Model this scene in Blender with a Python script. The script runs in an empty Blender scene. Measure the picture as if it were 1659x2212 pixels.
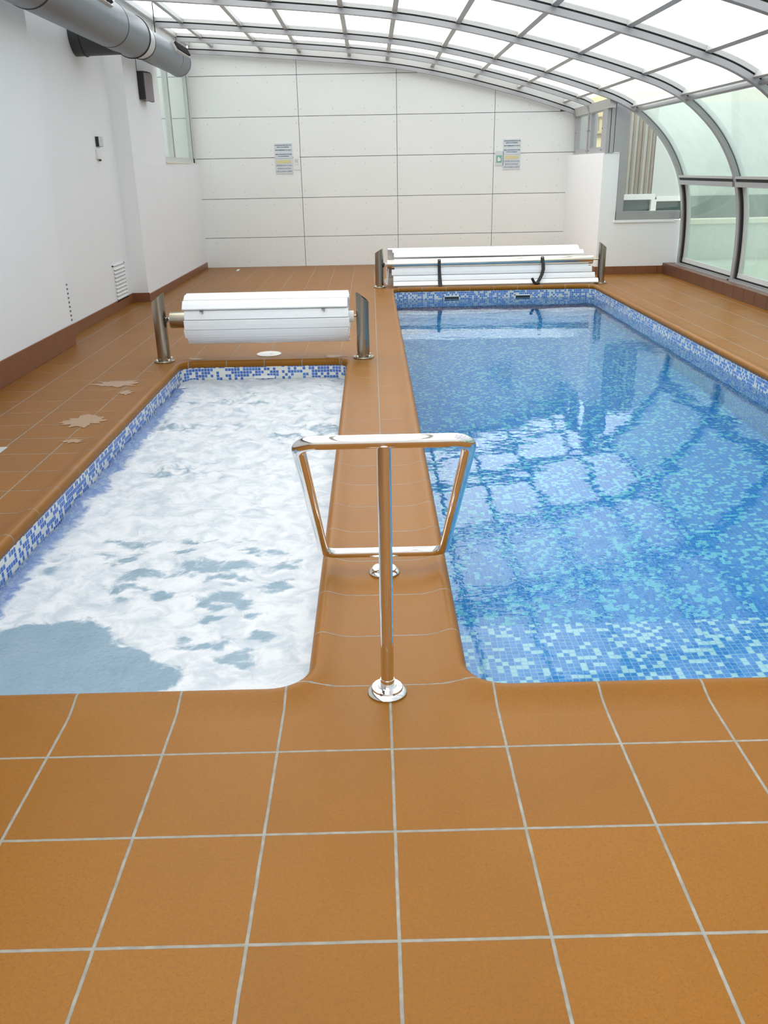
import bpy, bmesh, math, random
import numpy as np
from mathutils import Vector, Matrix, noise as mnoise

random.seed(7)
sc = bpy.context.scene
COL = sc.collection
H = 1.547793
# ------------------------------------------------------------------ materials
def new_mat(name):
    m = bpy.data.materials.new(name); m.use_nodes = True
    nt = m.node_tree; nt.nodes.clear()
    out = nt.nodes.new('ShaderNodeOutputMaterial')
    return m, nt, out
def N(nt, typ, **kw):
    n = nt.nodes.new(typ)
    for k, v in kw.items():
        if k.startswith('i_'):
            key = k[2:]
            key = int(key) if key.isdigit() else key.replace('_', ' ')
            n.inputs[key].default_value = v
        else: setattr(n, k, v)
    return n
def L(nt, a, b): nt.links.new(a, b)
def rgba(c): return (c[0], c[1], c[2], 1.0)
def math_(nt, op, a, b=None, c=None, clamp=False):
    n = nt.nodes.new('ShaderNodeMath'); n.operation = op; n.use_clamp = clamp
    for i, v in enumerate((a, b, c)):
        if v is None: continue
        if isinstance(v, (int, float)): n.inputs[i].default_value = v
        else: nt.links.new(v, n.inputs[i])
    return n.outputs[0]
def mixc(nt, f, a, b):
    n = nt.nodes.new('ShaderNodeMix'); n.data_type = 'RGBA'
    for s, v in ((n.inputs[0], f), (n.inputs[6], a), (n.inputs[7], b)):
        if isinstance(v, (int, float)): s.default_value = v
        elif isinstance(v, tuple): s.default_value = rgba(v)
        else: nt.links.new(v, s)
    return n.outputs[2]
def smooth(nt, v, lo, hi, a=0.0, b=1.0):
    n = nt.nodes.new('ShaderNodeMapRange'); n.interpolation_type = 'SMOOTHSTEP'
    nt.links.new(v, n.inputs[0]); n.inputs[1].default_value = lo; n.inputs[2].default_value = hi
    n.inputs[3].default_value = a; n.inputs[4].default_value = b
    return n.outputs[0]
def simple(name, col, rough=.5, metal=0.0, var=.06, scale=6.0, bump=0.0, bscale=60, spec=.5, stretch=None):
    m, nt, out = new_mat(name)
    p = N(nt, 'ShaderNodeBsdfPrincipled'); p.inputs['Roughness'].default_value = rough
    p.inputs['Metallic'].default_value = metal; p.inputs['Specular IOR Level'].default_value = spec
    tc = N(nt, 'ShaderNodeTexCoord')
    src = tc.outputs['Object']
    if stretch:
        mp = N(nt, 'ShaderNodeMapping'); mp.inputs['Scale'].default_value = stretch
        L(nt, src, mp.inputs[0]); src = mp.outputs[0]
    nz = N(nt, 'ShaderNodeTexNoise', i_Scale=scale, i_Detail=4.0); L(nt, src, nz.inputs['Vector'])
    c = mixc(nt, nz.outputs[0], tuple(x * (1 - var) for x in col), tuple(min(1, x * (1 + var)) for x in col))
    L(nt, c, p.inputs['Base Color'])
    if bump:
        n2 = N(nt, 'ShaderNodeTexNoise', i_Scale=float(bscale), i_Detail=5.0); L(nt, src, n2.inputs['Vector'])
        b = N(nt, 'ShaderNodeBump', i_Strength=bump, i_Distance=.002); L(nt, n2.outputs[0], b.inputs['Height'])
        L(nt, b.outputs[0], p.inputs['Normal'])
    L(nt, p.outputs[0], out.inputs[0])
    return m
M = {}
M['chrome'] = simple('polished_steel', (.82, .80, .78), .06, 1.0, .02)
M['brushed'] = simple('brushed_steel', (.40, .36, .29), .27, 1.0, .12, 3, .15, 40, stretch=(8, 8, 1))
M['tube'] = simple('steel_tube', (.66, .62, .55), .12, 1.0, .18, 3)
M['alu'] = simple('grey_aluminium', (.42, .42, .43), .38, .35, .05, 3)
M['alu_light'] = simple('light_aluminium', (.56, .56, .54), .4, .25, .06, 3)
M['alu_white'] = simple('pale_frame', (.62, .64, .63), .4, .1, .05, 3)
M['gasket'] = simple('black_rubber', (.015, .014, .014), .6, 0, .2)
M['white_paint'] = simple('white_plaster', (.89, .905, .915), .75, 0, .02, 2.5, .25, 90, spec=.2)
M['slat'] = simple('white_pvc', (.88, .90, .92), .28, 0, .015, 3)
M['slat_end'] = simple('grey_pvc', (.45, .42, .38), .4, 0, .1)
M['white_plastic'] = simple('white_plastic', (.85, .85, .83), .3, 0, .02)
M['black_plastic'] = simple('black_plastic', (.015, .013, .016), .35, 0, .1)
M['spk_grille'] = simple('grey_speaker_cloth', (.30, .27, .27), .7, 0, .05, 200)
M['duct'] = simple('galvanised_duct', (.19, .215, .235), .42, .55, .12, 5, .1, 30)
M['duct_dark'] = simple('dark_duct', (.05, .058, .062), .5, .3, .15, 5)
M['skirt'] = simple('brown_skirting_tile', (.23, .09, .04), .35, 0, .18, 8, spec=.4)
M['dark'] = simple('dark_opening', (.02, .03, .03), .4, 0, .1)
M['grey_glass_band'] = simple('dark_glazing', (.05, .08, .07), .2, 0, .5, 1.5)
M['cream'] = simple('cream_stone', (.80, .77, .62), .6, 0, .03)
M['ext_wall'] = simple('pale_facade', (.62, .66, .62), .8, 0, .05, .8)
M['ext_yellow'] = simple('yellow_facade', (.85, .72, .42), .8, 0, .06, .6)
M['brown_slat'] = simple('brown_slat', (.30, .24, .17), .6, 0, .15, 6)
M['leaf'] = simple('green_leaf', (.06, .17, .07), .5, 0, .45, 9)
M['lawn'] = simple('outside_ground', (.36, .43, .37), .9, 0, .15, 1.2)
M['paper'] = simple('laminated_paper', (.68, .72, .75), .35, 0, .02)
M['paper_yellow'] = simple('yellow_print', (.72, .66, .36), .5, 0, .06, 30)
M['ink'] = simple('blue_ink', (.10, .16, .26), .6, 0, .2)
M['green_sign'] = simple('green_print', (.20, .46, .36), .5, 0, .1)
M['stain'] = simple('pale_film', (.44, .27, .16), .25, 0, .1)

def glass_panel(name, tint, haze, hazecol, ior=1.45):
    m, nt, out = new_mat(name)
    tr = N(nt, 'ShaderNodeBsdfTransparent'); tr.inputs[0].default_value = rgba(tint)
    tl = N(nt, 'ShaderNodeBsdfTranslucent'); tl.inputs[0].default_value = rgba(hazecol)
    df = N(nt, 'ShaderNodeBsdfDiffuse'); df.inputs[0].default_value = rgba(hazecol)
    gl = N(nt, 'ShaderNodeBsdfGlossy', i_Roughness=.04)
    tc = N(nt, 'ShaderNodeTexCoord'); nz = N(nt, 'ShaderNodeTexNoise', i_Scale=2.2, i_Detail=3.0)
    L(nt, tc.outputs['Object'], nz.inputs['Vector'])
    h = N(nt, 'ShaderNodeMapRange'); L(nt, nz.outputs[0], h.inputs[0])
    h.inputs[1].default_value = .3; h.inputs[2].default_value = .7
    h.inputs[3].default_value = haze * .8; h.inputs[4].default_value = min(1, haze * 1.2)
    m0 = N(nt, 'ShaderNodeMixShader', i_0=.12); L(nt, tl.outputs[0], m0.inputs[1]); L(nt, df.outputs[0], m0.inputs[2])
    m1 = N(nt, 'ShaderNodeMixShader'); L(nt, h.outputs[0], m1.inputs[0]); L(nt, tr.outputs[0], m1.inputs[1]); L(nt, m0.outputs[0], m1.inputs[2])
    fr = N(nt, 'ShaderNodeFresnel', i_IOR=ior); geo = N(nt, 'ShaderNodeNewGeometry')
    ff = math_(nt, 'MULTIPLY', fr.outputs[0], math_(nt, 'SUBTRACT', 1.0, geo.outputs['Backfacing']))
    m2 = N(nt, 'ShaderNodeMixShader'); L(nt, ff, m2.inputs[0]); L(nt, m1.outputs[0], m2.inputs[1]); L(nt, gl.outputs[0], m2.inputs[2])
    L(nt, m2.outputs[0], out.inputs[0]); return m
def sheet(name, tint, haze, hazecol, gloss):
    m, nt, out = new_mat(name)
    tr = N(nt, 'ShaderNodeBsdfTransparent'); tr.inputs[0].default_value = rgba(tint)
    tl = N(nt, 'ShaderNodeBsdfTranslucent'); tl.inputs[0].default_value = rgba(hazecol)
    gl = N(nt, 'ShaderNodeBsdfGlossy', i_Roughness=.15)
    m1 = N(nt, 'ShaderNodeMixShader', i_0=haze); L(nt, tr.outputs[0], m1.inputs[1]); L(nt, tl.outputs[0], m1.inputs[2])
    m2 = N(nt, 'ShaderNodeMixShader', i_0=gloss); L(nt, m1.outputs[0], m2.inputs[1]); L(nt, gl.outputs[0], m2.inputs[2])
    L(nt, m2.outputs[0], out.inputs[0]); return m
M['poly'] = sheet('roof_polycarbonate', (.97, .975, .97), .16, (.95, .95, .94), .015)
M['poly_side'] = glass_panel('side_polycarbonate', (.84, .89, .855), .44, (.80, .86, .815), 1.3)
M['glass_low'] = glass_panel('sliding_glass', (.84, .895, .85), .22, (.80, .87, .815), 1.35)
M['glass_win'] = glass_panel('tinted_window_glass', (.86, .895, .87), .08, (.8, .85, .83))
M['glass_clear'] = glass_panel('clear_window_glass', (.95, .96, .95), .05, (.8, .8, .8), 1.08)

# terracotta floor tiles: UV counts tiles, attribute "joint" scales the grout
def tile_mat():
    m, nt, out = new_mat('terracotta_tile')
    uv = N(nt, 'ShaderNodeUVMap'); uv.uv_map = 'UVMap'
    sx = N(nt, 'ShaderNodeSeparateXYZ'); L(nt, uv.outputs[0], sx.inputs[0])
    at = N(nt, 'ShaderNodeAttribute', attribute_name='joint')
    tc = N(nt, 'ShaderNodeTexCoord')
    wob = N(nt, 'ShaderNodeTexNoise', i_Scale=14.0, i_Detail=3.0); L(nt, tc.outputs['Object'], wob.inputs['Vector'])
    wo = math_(nt, 'MULTIPLY', math_(nt, 'SUBTRACT', wob.outputs[0], .5), .007)
    def edge(c):
        f = math_(nt, 'FRACT', math_(nt, 'ADD', math_(nt, 'ADD', c, wo), .5))
        return math_(nt, 'ABSOLUTE', math_(nt, 'SUBTRACT', f, .5))
    ex, ey = edge(sx.outputs[0]), edge(sx.outputs[1])
    # the long joints (constant x) are a bit wider than the cross joints away from the front
    eyw = math_(nt, 'DIVIDE', ey, smooth(nt, at.outputs['Fac'], .3, 1.0, .45, 1.0))
    e = math_(nt, 'MINIMUM', ex, eyw)
    w = math_(nt, 'MULTIPLY', at.outputs['Fac'], .0125)
    g = math_(nt, 'SUBTRACT', 1.0, math_(nt, 'DIVIDE', math_(nt, 'SUBTRACT', e, math_(nt, 'MULTIPLY', w, .8)), math_(nt, 'MULTIPLY', w, .4), clamp=True), clamp=True)
    cell = N(nt, 'ShaderNodeCombineXYZ')
    L(nt, math_(nt, 'FLOOR', sx.outputs[0]), cell.inputs[0]); L(nt, math_(nt, 'FLOOR', sx.outputs[1]), cell.inputs[1])
    wn = N(nt, 'ShaderNodeTexWhiteNoise'); wn.noise_dimensions = '3D'; L(nt, cell.outputs[0], wn.inputs['Vector'])
    n1 = N(nt, 'ShaderNodeTexNoise', i_Scale=2.6, i_Detail=5.0, i_Roughness=.6); L(nt, tc.outputs['Object'], n1.inputs['Vector'])
    n2 = N(nt, 'ShaderNodeTexNoise', i_Scale=260.0, i_Detail=3.0); L(nt, tc.outputs['Object'], n2.inputs['Vector'])
    base = mixc(nt, n1.outputs[0], (.215, .080, .003), (.30, .114, .0055))
    base = mixc(nt, math_(nt, 'MULTIPLY', wn.outputs['Value'], .4), base, (.32, .127, .006))
    n4 = N(nt, 'ShaderNodeTexNoise', i_Scale=110.0, i_Detail=4.0, i_Roughness=.7); L(nt, tc.outputs['Object'], n4.inputs['Vector'])
    base = mixc(nt, smooth(nt, n4.outputs[0], .35, .7, 0, .5), base, (.20, .076, .007))
    base = mixc(nt, smooth(nt, n2.outputs[0], .58, .72, 0, .55), base, (.12, .045, .014))
    n3 = N(nt, 'ShaderNodeTexNoise', i_Scale=30.0, i_Detail=4.0); L(nt, tc.outputs['Object'], n3.inputs['Vector'])
    gcol = mixc(nt, n3.outputs[0], (.16, .145, .12), (.42, .40, .35))
    gmix = math_(nt, 'MULTIPLY', g, smooth(nt, at.outputs['Fac'], .2, .9, .85, 1.0))
    c = mixc(nt, gmix, base, gcol)
    p = N(nt, 'ShaderNodeBsdfPrincipled'); L(nt, c, p.inputs['Base Color'])
    L(nt, math_(nt, 'ADD', math_(nt, 'MULTIPLY', g, .4), .38), p.inputs['Roughness'])
    p.inputs['Specular IOR Level'].default_value = .22
    b = N(nt, 'ShaderNodeBump', i_Strength=.5, i_Distance=.003)
    L(nt, math_(nt, 'SUBTRACT', math_(nt, 'MULTIPLY', n2.outputs[0], .05), g), b.inputs['Height']); L(nt, b.outputs[0], p.inputs['Normal'])
    L(nt, p.outputs[0], out.inputs[0]); return m
M['tile'] = tile_mat()

def mosaic_mat(name, pale, blues, pale_share, grout=(.66, .72, .74)):
    m, nt, out = new_mat(name)
    uv = N(nt, 'ShaderNodeUVMap'); uv.uv_map = 'UVMap'
    sx = N(nt, 'ShaderNodeSeparateXYZ'); L(nt, uv.outputs[0], sx.inputs[0])
    S = 1 / .0262
    u, v = math_(nt, 'MULTIPLY', sx.outputs[0], S), math_(nt, 'MULTIPLY', sx.outputs[1], S)
    def edge(c): return math_(nt, 'ABSOLUTE', math_(nt, 'SUBTRACT', math_(nt, 'FRACT', c), .5))
    e = math_(nt, 'MAXIMUM', edge(u), edge(v))
    g = smooth(nt, e, .425, .455)
    cell = N(nt, 'ShaderNodeCombineXYZ'); L(nt, math_(nt, 'FLOOR', u), cell.inputs[0]); L(nt, math_(nt, 'FLOOR', v), cell.inputs[1])
    wn = N(nt, 'ShaderNodeTexWhiteNoise'); wn.noise_dimensions = '3D'; L(nt, cell.outputs[0], wn.inputs['Vector'])
    r = N(nt, 'ShaderNodeValToRGB'); r.color_ramp.interpolation = 'CONSTANT'
    L(nt, wn.outputs['Value'], r.inputs[0])
    els = r.color_ramp.elements
    els[0].position = 0; els[0].color = rgba(pale)
    els[1].position = pale_share; els[1].color = rgba(blues[0])
    for i, bc in enumerate(blues[1:]):
        el = els.new(pale_share + (1 - pale_share) * (i + 1) / len(blues)); el.color = rgba(bc)
    c = mixc(nt, g, r.outputs[0], grout)
    p = N(nt, 'ShaderNodeBsdfPrincipled'); L(nt, c, p.inputs['Base Color']); p.inputs['Roughness'].default_value = .2
    L(nt, p.outputs[0], out.inputs[0]); return m
BL = [(.06, .19, .52), (.08, .24, .60), (.15, .24, .62), (.05, .18, .48)]
M['mosaic_wall'] = mosaic_mat('mosaic_wall', (.62, .66, .63), BL, .36)
M['mosaic_floor'] = mosaic_mat('mosaic_floor', (.74, .80, .78), [(.04, .25, .62), (.06, .29, .68), (.10, .31, .70), (.045, .26, .64)], .27, (.38, .54, .68))
M['mosaic_spa'] = mosaic_mat('mosaic_spa', (.74, .75, .68), [(.06, .15, .50), (.08, .20, .56), (.05, .15, .46)], .37, (.70, .74, .76))

def water_mat():
    m, nt, out = new_mat('clear_pool_water')
    tc = N(nt, 'ShaderNodeTexCoord'); geo = N(nt, 'ShaderNodeNewGeometry')
    mp = N(nt, 'ShaderNodeMapping'); mp.inputs['Scale'].default_value = (1.0, 1.25, 1); L(nt, tc.outputs['Object'], mp.inputs[0])
    n1 = N(nt, 'ShaderNodeTexNoise', i_Scale=7.0, i_Detail=2.0, i_Roughness=.45); L(nt, mp.outputs[0], n1.inputs['Vector'])
    n2 = N(nt, 'ShaderNodeTexNoise', i_Scale=24.0, i_Detail=2.0); L(nt, mp.outputs[0], n2.inputs['Vector'])
    n3 = N(nt, 'ShaderNodeTexNoise', i_Scale=1.6, i_Detail=1.0); L(nt, mp.outputs[0], n3.inputs['Vector'])
    # livelier patch above the inlet near the divider
    sub = N(nt, 'ShaderNodeVectorMath', operation='DISTANCE'); L(nt, geo.outputs['Position'], sub.inputs[0]); sub.inputs[1].default_value = (.95, 3.45, -.14)
    lively = smooth(nt, sub.outputs['Value'], .1, 1.15, 1.0, 0.0)
    h = math_(nt, 'ADD', math_(nt, 'MULTIPLY', n1.outputs[0], .0009), math_(nt, 'MULTIPLY', n2.outputs[0], math_(nt, 'ADD', math_(nt, 'MULTIPLY', lively, .0009), .00010)))
    h = math_(nt, 'ADD', h, math_(nt, 'MULTIPLY', n3.outputs[0], .0045))
    b = N(nt, 'ShaderNodeBump', i_Strength=1.0, i_Distance=1.0); L(nt, h, b.inputs['Height'])
    g = N(nt, 'ShaderNodeBsdfGlass', i_IOR=1.33, i_Roughness=0.0); g.inputs[0].default_value = (.97, .99, 1, 1); L(nt, b.outputs[0], g.inputs['Normal'])
    va = N(nt, 'ShaderNodeVolumeAbsorption', i_Density=1.0); va.inputs[0].default_value = (.42, .90, .98, 1)
    L(nt, g.outputs[0], out.inputs[0]); L(nt, va.outputs[0], out.inputs[1]); return m
M['water'] = water_mat()

def foam_mat():
    m, nt, out = new_mat('bubbling_foam')
    at = N(nt, 'ShaderNodeAttribute', attribute_name='foam'); ed = N(nt, 'ShaderNodeAttribute', attribute_name='edge')
    tc = N(nt, 'ShaderNodeTexCoord')
    n1 = N(nt, 'ShaderNodeTexNoise', i_Scale=9.0, i_Detail=6.0, i_Roughness=.62, i_Distortion=.6); L(nt, tc.outputs['Object'], n1.inputs['Vector'])
    n2 = N(nt, 'ShaderNodeTexNoise', i_Scale=45.0, i_Detail=4.0); L(nt, tc.outputs['Object'], n2.inputs['Vector'])
    f = math_(nt, 'ADD', at.outputs['Fac'], math_(nt, 'MULTIPLY', math_(nt, 'SUBTRACT', n1.outputs[0], .5), 1.5))
    f = math_(nt, 'ADD', f, math_(nt, 'MULTIPLY', math_(nt, 'SUBTRACT', n2.outputs[0], .5), .25))
    fm = smooth(nt, f, .22, .62)
    n3 = N(nt, 'ShaderNodeTexNoise', i_Scale=3.0, i_Detail=6.0, i_Roughness=.65); L(nt, tc.outputs['Object'], n3.inputs['Vector'])
    cloudy = mixc(nt, n3.outputs[0], (.20, .35, .47), (.44, .57, .66))
    foamc = mixc(nt, smooth(nt, n1.outputs[0], .32, .62), (.68, .74, .79), (.95, .96, .97))
    col = mixc(nt, fm, cloudy, foamc)
    d = N(nt, 'ShaderNodeBsdfDiffuse'); L(nt, col, d.inputs[0])
    tl = N(nt, 'ShaderNodeBsdfTranslucent'); L(nt, col, tl.inputs[0])
    ms = N(nt, 'ShaderNodeMixShader', i_0=.3); L(nt, d.outputs[0], ms.inputs[1]); L(nt, tl.outputs[0], ms.inputs[2])
    gl = N(nt, 'ShaderNodeBsdfGlossy', i_Roughness=.12)
    b = N(nt, 'ShaderNodeBump', i_Strength=.6, i_Distance=.012); L(nt, n2.outputs[0], b.inputs['Height']); L(nt, b.outputs[0], gl.inputs['Normal'])
    bd = N(nt, 'ShaderNodeBump', i_Strength=.7, i_Distance=.02); L(nt, n1.outputs[0], bd.inputs['Height']); L(nt, bd.outputs[0], d.inputs['Normal'])
    fr = N(nt, 'ShaderNodeFresnel', i_IOR=1.33); L(nt, b.outputs[0], fr.inputs['Normal'])
    wet = math_(nt, 'MULTIPLY', fr.outputs[0], math_(nt, 'SUBTRACT', 1.0, math_(nt, 'MULTIPLY', fm, .75)))
    m2 = N(nt, 'ShaderNodeMixShader'); L(nt, wet, m2.inputs[0]); L(nt, ms.outputs[0], m2.inputs[1]); L(nt, gl.outputs[0], m2.inputs[2])
    rf = N(nt, 'ShaderNodeBsdfRefraction', i_IOR=1.33, i_Roughness=0.02); rf.inputs[0].default_value = (.97, .99, 1, 1); L(nt, b.outputs[0], rf.inputs['Normal'])
    em = math_(nt, 'ADD', ed.outputs['Fac'], math_(nt, 'MULTIPLY', math_(nt, 'SUBTRACT', n1.outputs[0], .5), 1.6))
    ad = N(nt, 'ShaderNodeBsdfDiffuse'); ad.inputs[0].default_value = (.40, .56, .92, 1)    # pale blue painted into the rim to brighten its underlit water
    mr = N(nt, 'ShaderNodeMixShader', i_0=.32); L(nt, rf.outputs[0], mr.inputs[1]); L(nt, ad.outputs[0], mr.inputs[2])
    m3 = N(nt, 'ShaderNodeMixShader'); L(nt, smooth(nt, em, .35, .75), m3.inputs[0]); L(nt, m2.outputs[0], m3.inputs[1]); L(nt, mr.outputs[0], m3.inputs[2])
    L(nt, m3.outputs[0], out.inputs[0]); return m
M['foam'] = foam_mat()

# ------------------------------------------------------------------ mesh helpers
class MB:
    def __init__(s): s.v = []; s.f = []; s.uv = []; s.mi = []; s.cur = 0
    def add(s, vs, fs, uvs=None):
        o = len(s.v); s.v += [tuple(p) for p in vs]
        for i, f in enumerate(fs):
            s.f.append(tuple(o + k for k in f)); s.mi.append(s.cur)
            s.uv.append(uvs[i] if uvs else None)
        return s
    def box(s, x0, x1, y0, y1, z0, z1, Mx=None):
        vs = [Vector((x, y, z)) for z in (z0, z1) for y in (y0, y1) for x in (x0, x1)]
        if Mx is not None: vs = [Mx @ p for p in vs]
        return s.add(vs, [(0, 2, 3, 1), (4, 5, 7, 6), (0, 1, 5, 4), (2, 6, 7, 3), (0, 4, 6, 2), (1, 3, 7, 5)])
    def prism(s, poly, z0, z1):   # poly in xy, ccw
        n = len(poly)
        vs = [(p[0], p[1], z0) for p in poly] + [(p[0], p[1], z1) for p in poly]
        return s.add(vs, [tuple(range(n))[::-1], tuple(range(n, 2 * n))] + [(i, (i + 1) % n, n + (i + 1) % n, n + i) for i in range(n)])
    def prism_y(s, poly, y0, y1):  # poly in xz
        n = len(poly)
        vs = [(p[0], y0, p[1]) for p in poly] + [(p[0], y1, p[1]) for p in poly]
        return s.add(vs, [tuple(range(n)), tuple(range(n, 2 * n))[::-1]] + [(i, n + i, n + (i + 1) % n, (i + 1) % n) for i in range(n)])
    def prism_x(s, poly, x0, x1):  # poly in yz
        n = len(poly)
        vs = [(x0, p[0], p[1]) for p in poly] + [(x1, p[0], p[1]) for p in poly]
        return s.add(vs, [tuple(range(n))[::-1], tuple(range(n, 2 * n))] + [(i, (i + 1) % n, n + (i + 1) % n, n + i) for i in range(n)])
    def cyl(s, a, b, r0, r1=None, n=24, caps=True):
        a, b = Vector(a), Vector(b); r1 = r0 if r1 is None else r1
        d = (b - a).normalized(); u = d.orthogonal().normalized(); w = d.cross(u)
        vs = []
        for p, r in ((a, r0), (b, r1)):
            for i in range(n):
                t = 2 * math.pi * i / n; vs.append(p + (u * math.cos(t) + w * math.sin(t)) * r)
        fs = [(i, (i + 1) % n, n + (i + 1) % n, n + i) for i in range(n)]
        if caps: fs += [tuple(range(n))[::-1], tuple(range(n, 2 * n))]
        return s.add(vs, fs)
    def lathe(s, prof, o, axis='z', n=32):  # prof (r, h)
        vs = []; o = Vector(o)
        for r, h in prof:
            for i in range(n):
                t = 2 * math.pi * i / n; c, q = r * math.cos(t), r * math.sin(t)
                vs.append(o + (Vector((c, q, h)) if axis == 'z' else Vector((q, h, c)) if axis == 'y' else Vector((h, c, q))))
        fs = []
        for k in range(len(prof) - 1):
            for i in range(n): fs.append((k * n + i, k * n + (i + 1) % n, (k + 1) * n + (i + 1) % n, (k + 1) * n + i))
        fs += [tuple(range(n))[::-1], tuple(range((len(prof) - 1) * n, len(prof) * n))]
        return s.add(vs, fs)
    def tube(s, pts, r, n=16, closed=False):
        pts = [Vector(p) for p in pts]; m = len(pts); vs = []
        tang = []
        for i in range(m):
            a = pts[(i - 1) % m] if closed or i > 0 else pts[i]; b = pts[(i + 1) % m] if closed or i < m - 1 else pts[i]
            tang.append((b - a).normalized())
        u = tang[0].orthogonal().normalized()
        for i in range(m):
            u = (u - tang[i] * u.dot(tang[i])).normalized(); w = tang[i].cross(u)
            for k in range(n):
                t = 2 * math.pi * k / n; vs.append(pts[i] + (u * math.cos(t) + w * math.sin(t)) * r)
        # match the seam of a closed loop
        fs = []
        rng = m if closed else m - 1
        off = 0
        if closed:
            p0 = vs[(m - 1) * n]; off = min(range(n), key=lambda k: (vs[k] - p0).length)
        for i in range(rng):
            j = (i + 1) % m; o = off if (closed and i == m - 1) else 0
            for k in range(n): fs.append((i * n + k, i * n + (k + 1) % n, j * n + (k + 1 + o) % n, j * n + (k + o) % n))
        if not closed: fs += [tuple(range(n))[::-1], tuple(range((m - 1) * n, m * n))]
        return s.add(vs, fs)
    def build(s, name, mats, parent=None, smooth_=False, bevel=0.0, origin=None, recalc=True):
        me = bpy.data.meshes.new(name)
        org = Vector(origin) if origin is not None else Vector((0, 0, 0))
        me.from_pydata([tuple(Vector(p) - org) for p in s.v], [], s.f)
        if not isinstance(mats, (list, tuple)): mats = [mats]
        for m in mats: me.materials.append(m)
        me.polygons.foreach_set('material_index', s.mi)
        if any(u is not None for u in s.uv):
            ul = me.uv_layers.new(name='UVMap')
            for p, u in zip(me.polygons, s.uv):
                if u is None: continue
                for li, c in zip(p.loop_indices, u): ul.data[li].uv = c
        if smooth_:
            me.polygons.foreach_set('use_smooth', [True] * len(me.polygons))
        if recalc: bm = bmesh.new(); bm.from_mesh(me); bmesh.ops.recalc_face_normals(bm, faces=bm.faces); bm.to_mesh(me); bm.free()
        if smooth_: me.set_sharp_from_angle(angle=math.radians(38))
        me.validate(); me.update()
        o = bpy.data.objects.new(name, me); COL.objects.link(o)
        if parent is not None:
            o.parent = parent
            if origin is None: o.location = -Vector(parent_world(parent))
            else: o.location = org - Vector(parent_world(parent))
        else: o.location = org
        if bevel:
            b = o.modifiers.new('bevel', 'BEVEL'); b.width = bevel; b.segments = 2; b.limit_method = 'ANGLE'
        return o
def parent_world(p):
    v = Vector((0, 0, 0))
    while p is not None: v = v + p.location; p = p.parent
    return v
def tag(o, label=None, cat=None, group=None, kind=None):
    if label: o['label'] = label
    if cat: o['category'] = cat
    if group: o['group'] = group
    if kind: o['kind'] = kind
    return o
def empty(name, loc, label, cat, group=None, kind=None):
    o = bpy.data.objects.new(name, None); o.location = loc; o.empty_display_size = .1; COL.objects.link(o)
    return tag(o, label, cat, group, kind)

# ------------------------------------------------------------------ layout numbers
PX0, PX1, PY0, PY1 = .28, 3.06, 2.34, 12.15      # swimming pool
JX0, JX1, JY0, JY1 = -1.685, -.235, 2.34, 7.46   # spa
WZ = -.14
def rrect(x0, x1, y0, y1, r, seg=10, d=0.0):
    """rounded rectangle grown outwards by d, counter-clockwise"""
    pts = []
    for cx, cy, a0 in ((x1 - r, y1 - r, 0), (x0 + r, y1 - r, 90), (x0 + r, y0 + r, 180), (x1 - r, y0 + r, 270)):
        for i in range(seg + 1):
            a = math.radians(a0 + 90 * i / seg); pts.append((cx + (r + d) * math.cos(a), cy + (r + d) * math.sin(a)))
    return pts
def resample(pts, step):
    out = []
    n = len(pts)
    for i in range(n):
        a, b = pts[i], pts[(i + 1) % n]; L_ = math.hypot(b[0] - a[0], b[1] - a[1]); k = max(1, int(L_ / step))
        for j in range(k): out.append((a[0] + (b[0] - a[0]) * j / k, a[1] + (b[1] - a[1]) * j / k))
    return out
TX0 = .0263
def region(cx, cy):
    if cy < 2.36: return (2.0333, .33, 1.0)
    if -.24 < cx < .28 and cy < 7.5: return (2.3633, .3166, .80)
    return (4.2889, .3235, .78)
def tuv(x, y, reg): return ((x - TX0) / .33, (y - reg[0]) / reg[1])

# ------------------------------------------------------------------ floor
def set_joint(o, fn):
    me = o.data; a = me.attributes.new('joint', 'FLOAT', 'FACE')
    a.data.foreach_set('value', [fn(*(p.center + o.location)[:2]) for p in me.polygons])
b = MB()
def floor_rect(x0, x1, y0, y1):
    reg = region((x0 + x1) / 2, (y0 + y1) / 2)
    c = [(x0, y0), (x1, y0), (x1, y1), (x0, y1)]
    b.add([(x, y, -.0006) for x, y in c], [(0, 1, 2, 3)], [[tuv(x, y, reg) for x, y in c]])
E_ = .05
WLX, WRX = -3.13, 4.42
floor_rect(-3.3, 4.7, -3.2, 2.29)
floor_rect(WLX - .1, JX0 - E_, 2.29, JY1 + E_)
floor_rect(JX1 + E_, PX0 - E_, 2.29, JY1 + E_)
floor_rect(PX1 + E_, 4.7, 2.29, PY1 + E_)
floor_rect(-3.3, PX0 - E_, JY1 + E_, PY1 + E_)
floor_rect(-3.9, 4.7, PY1 + E_, 15.7)
fl = b.build('floor', M['tile']); set_joint(fl, lambda x, y: region(x, y)[2])
tag(fl, 'orange-brown square floor tiles with pale grey joints around both pools', 'floor', kind='structure')

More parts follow.
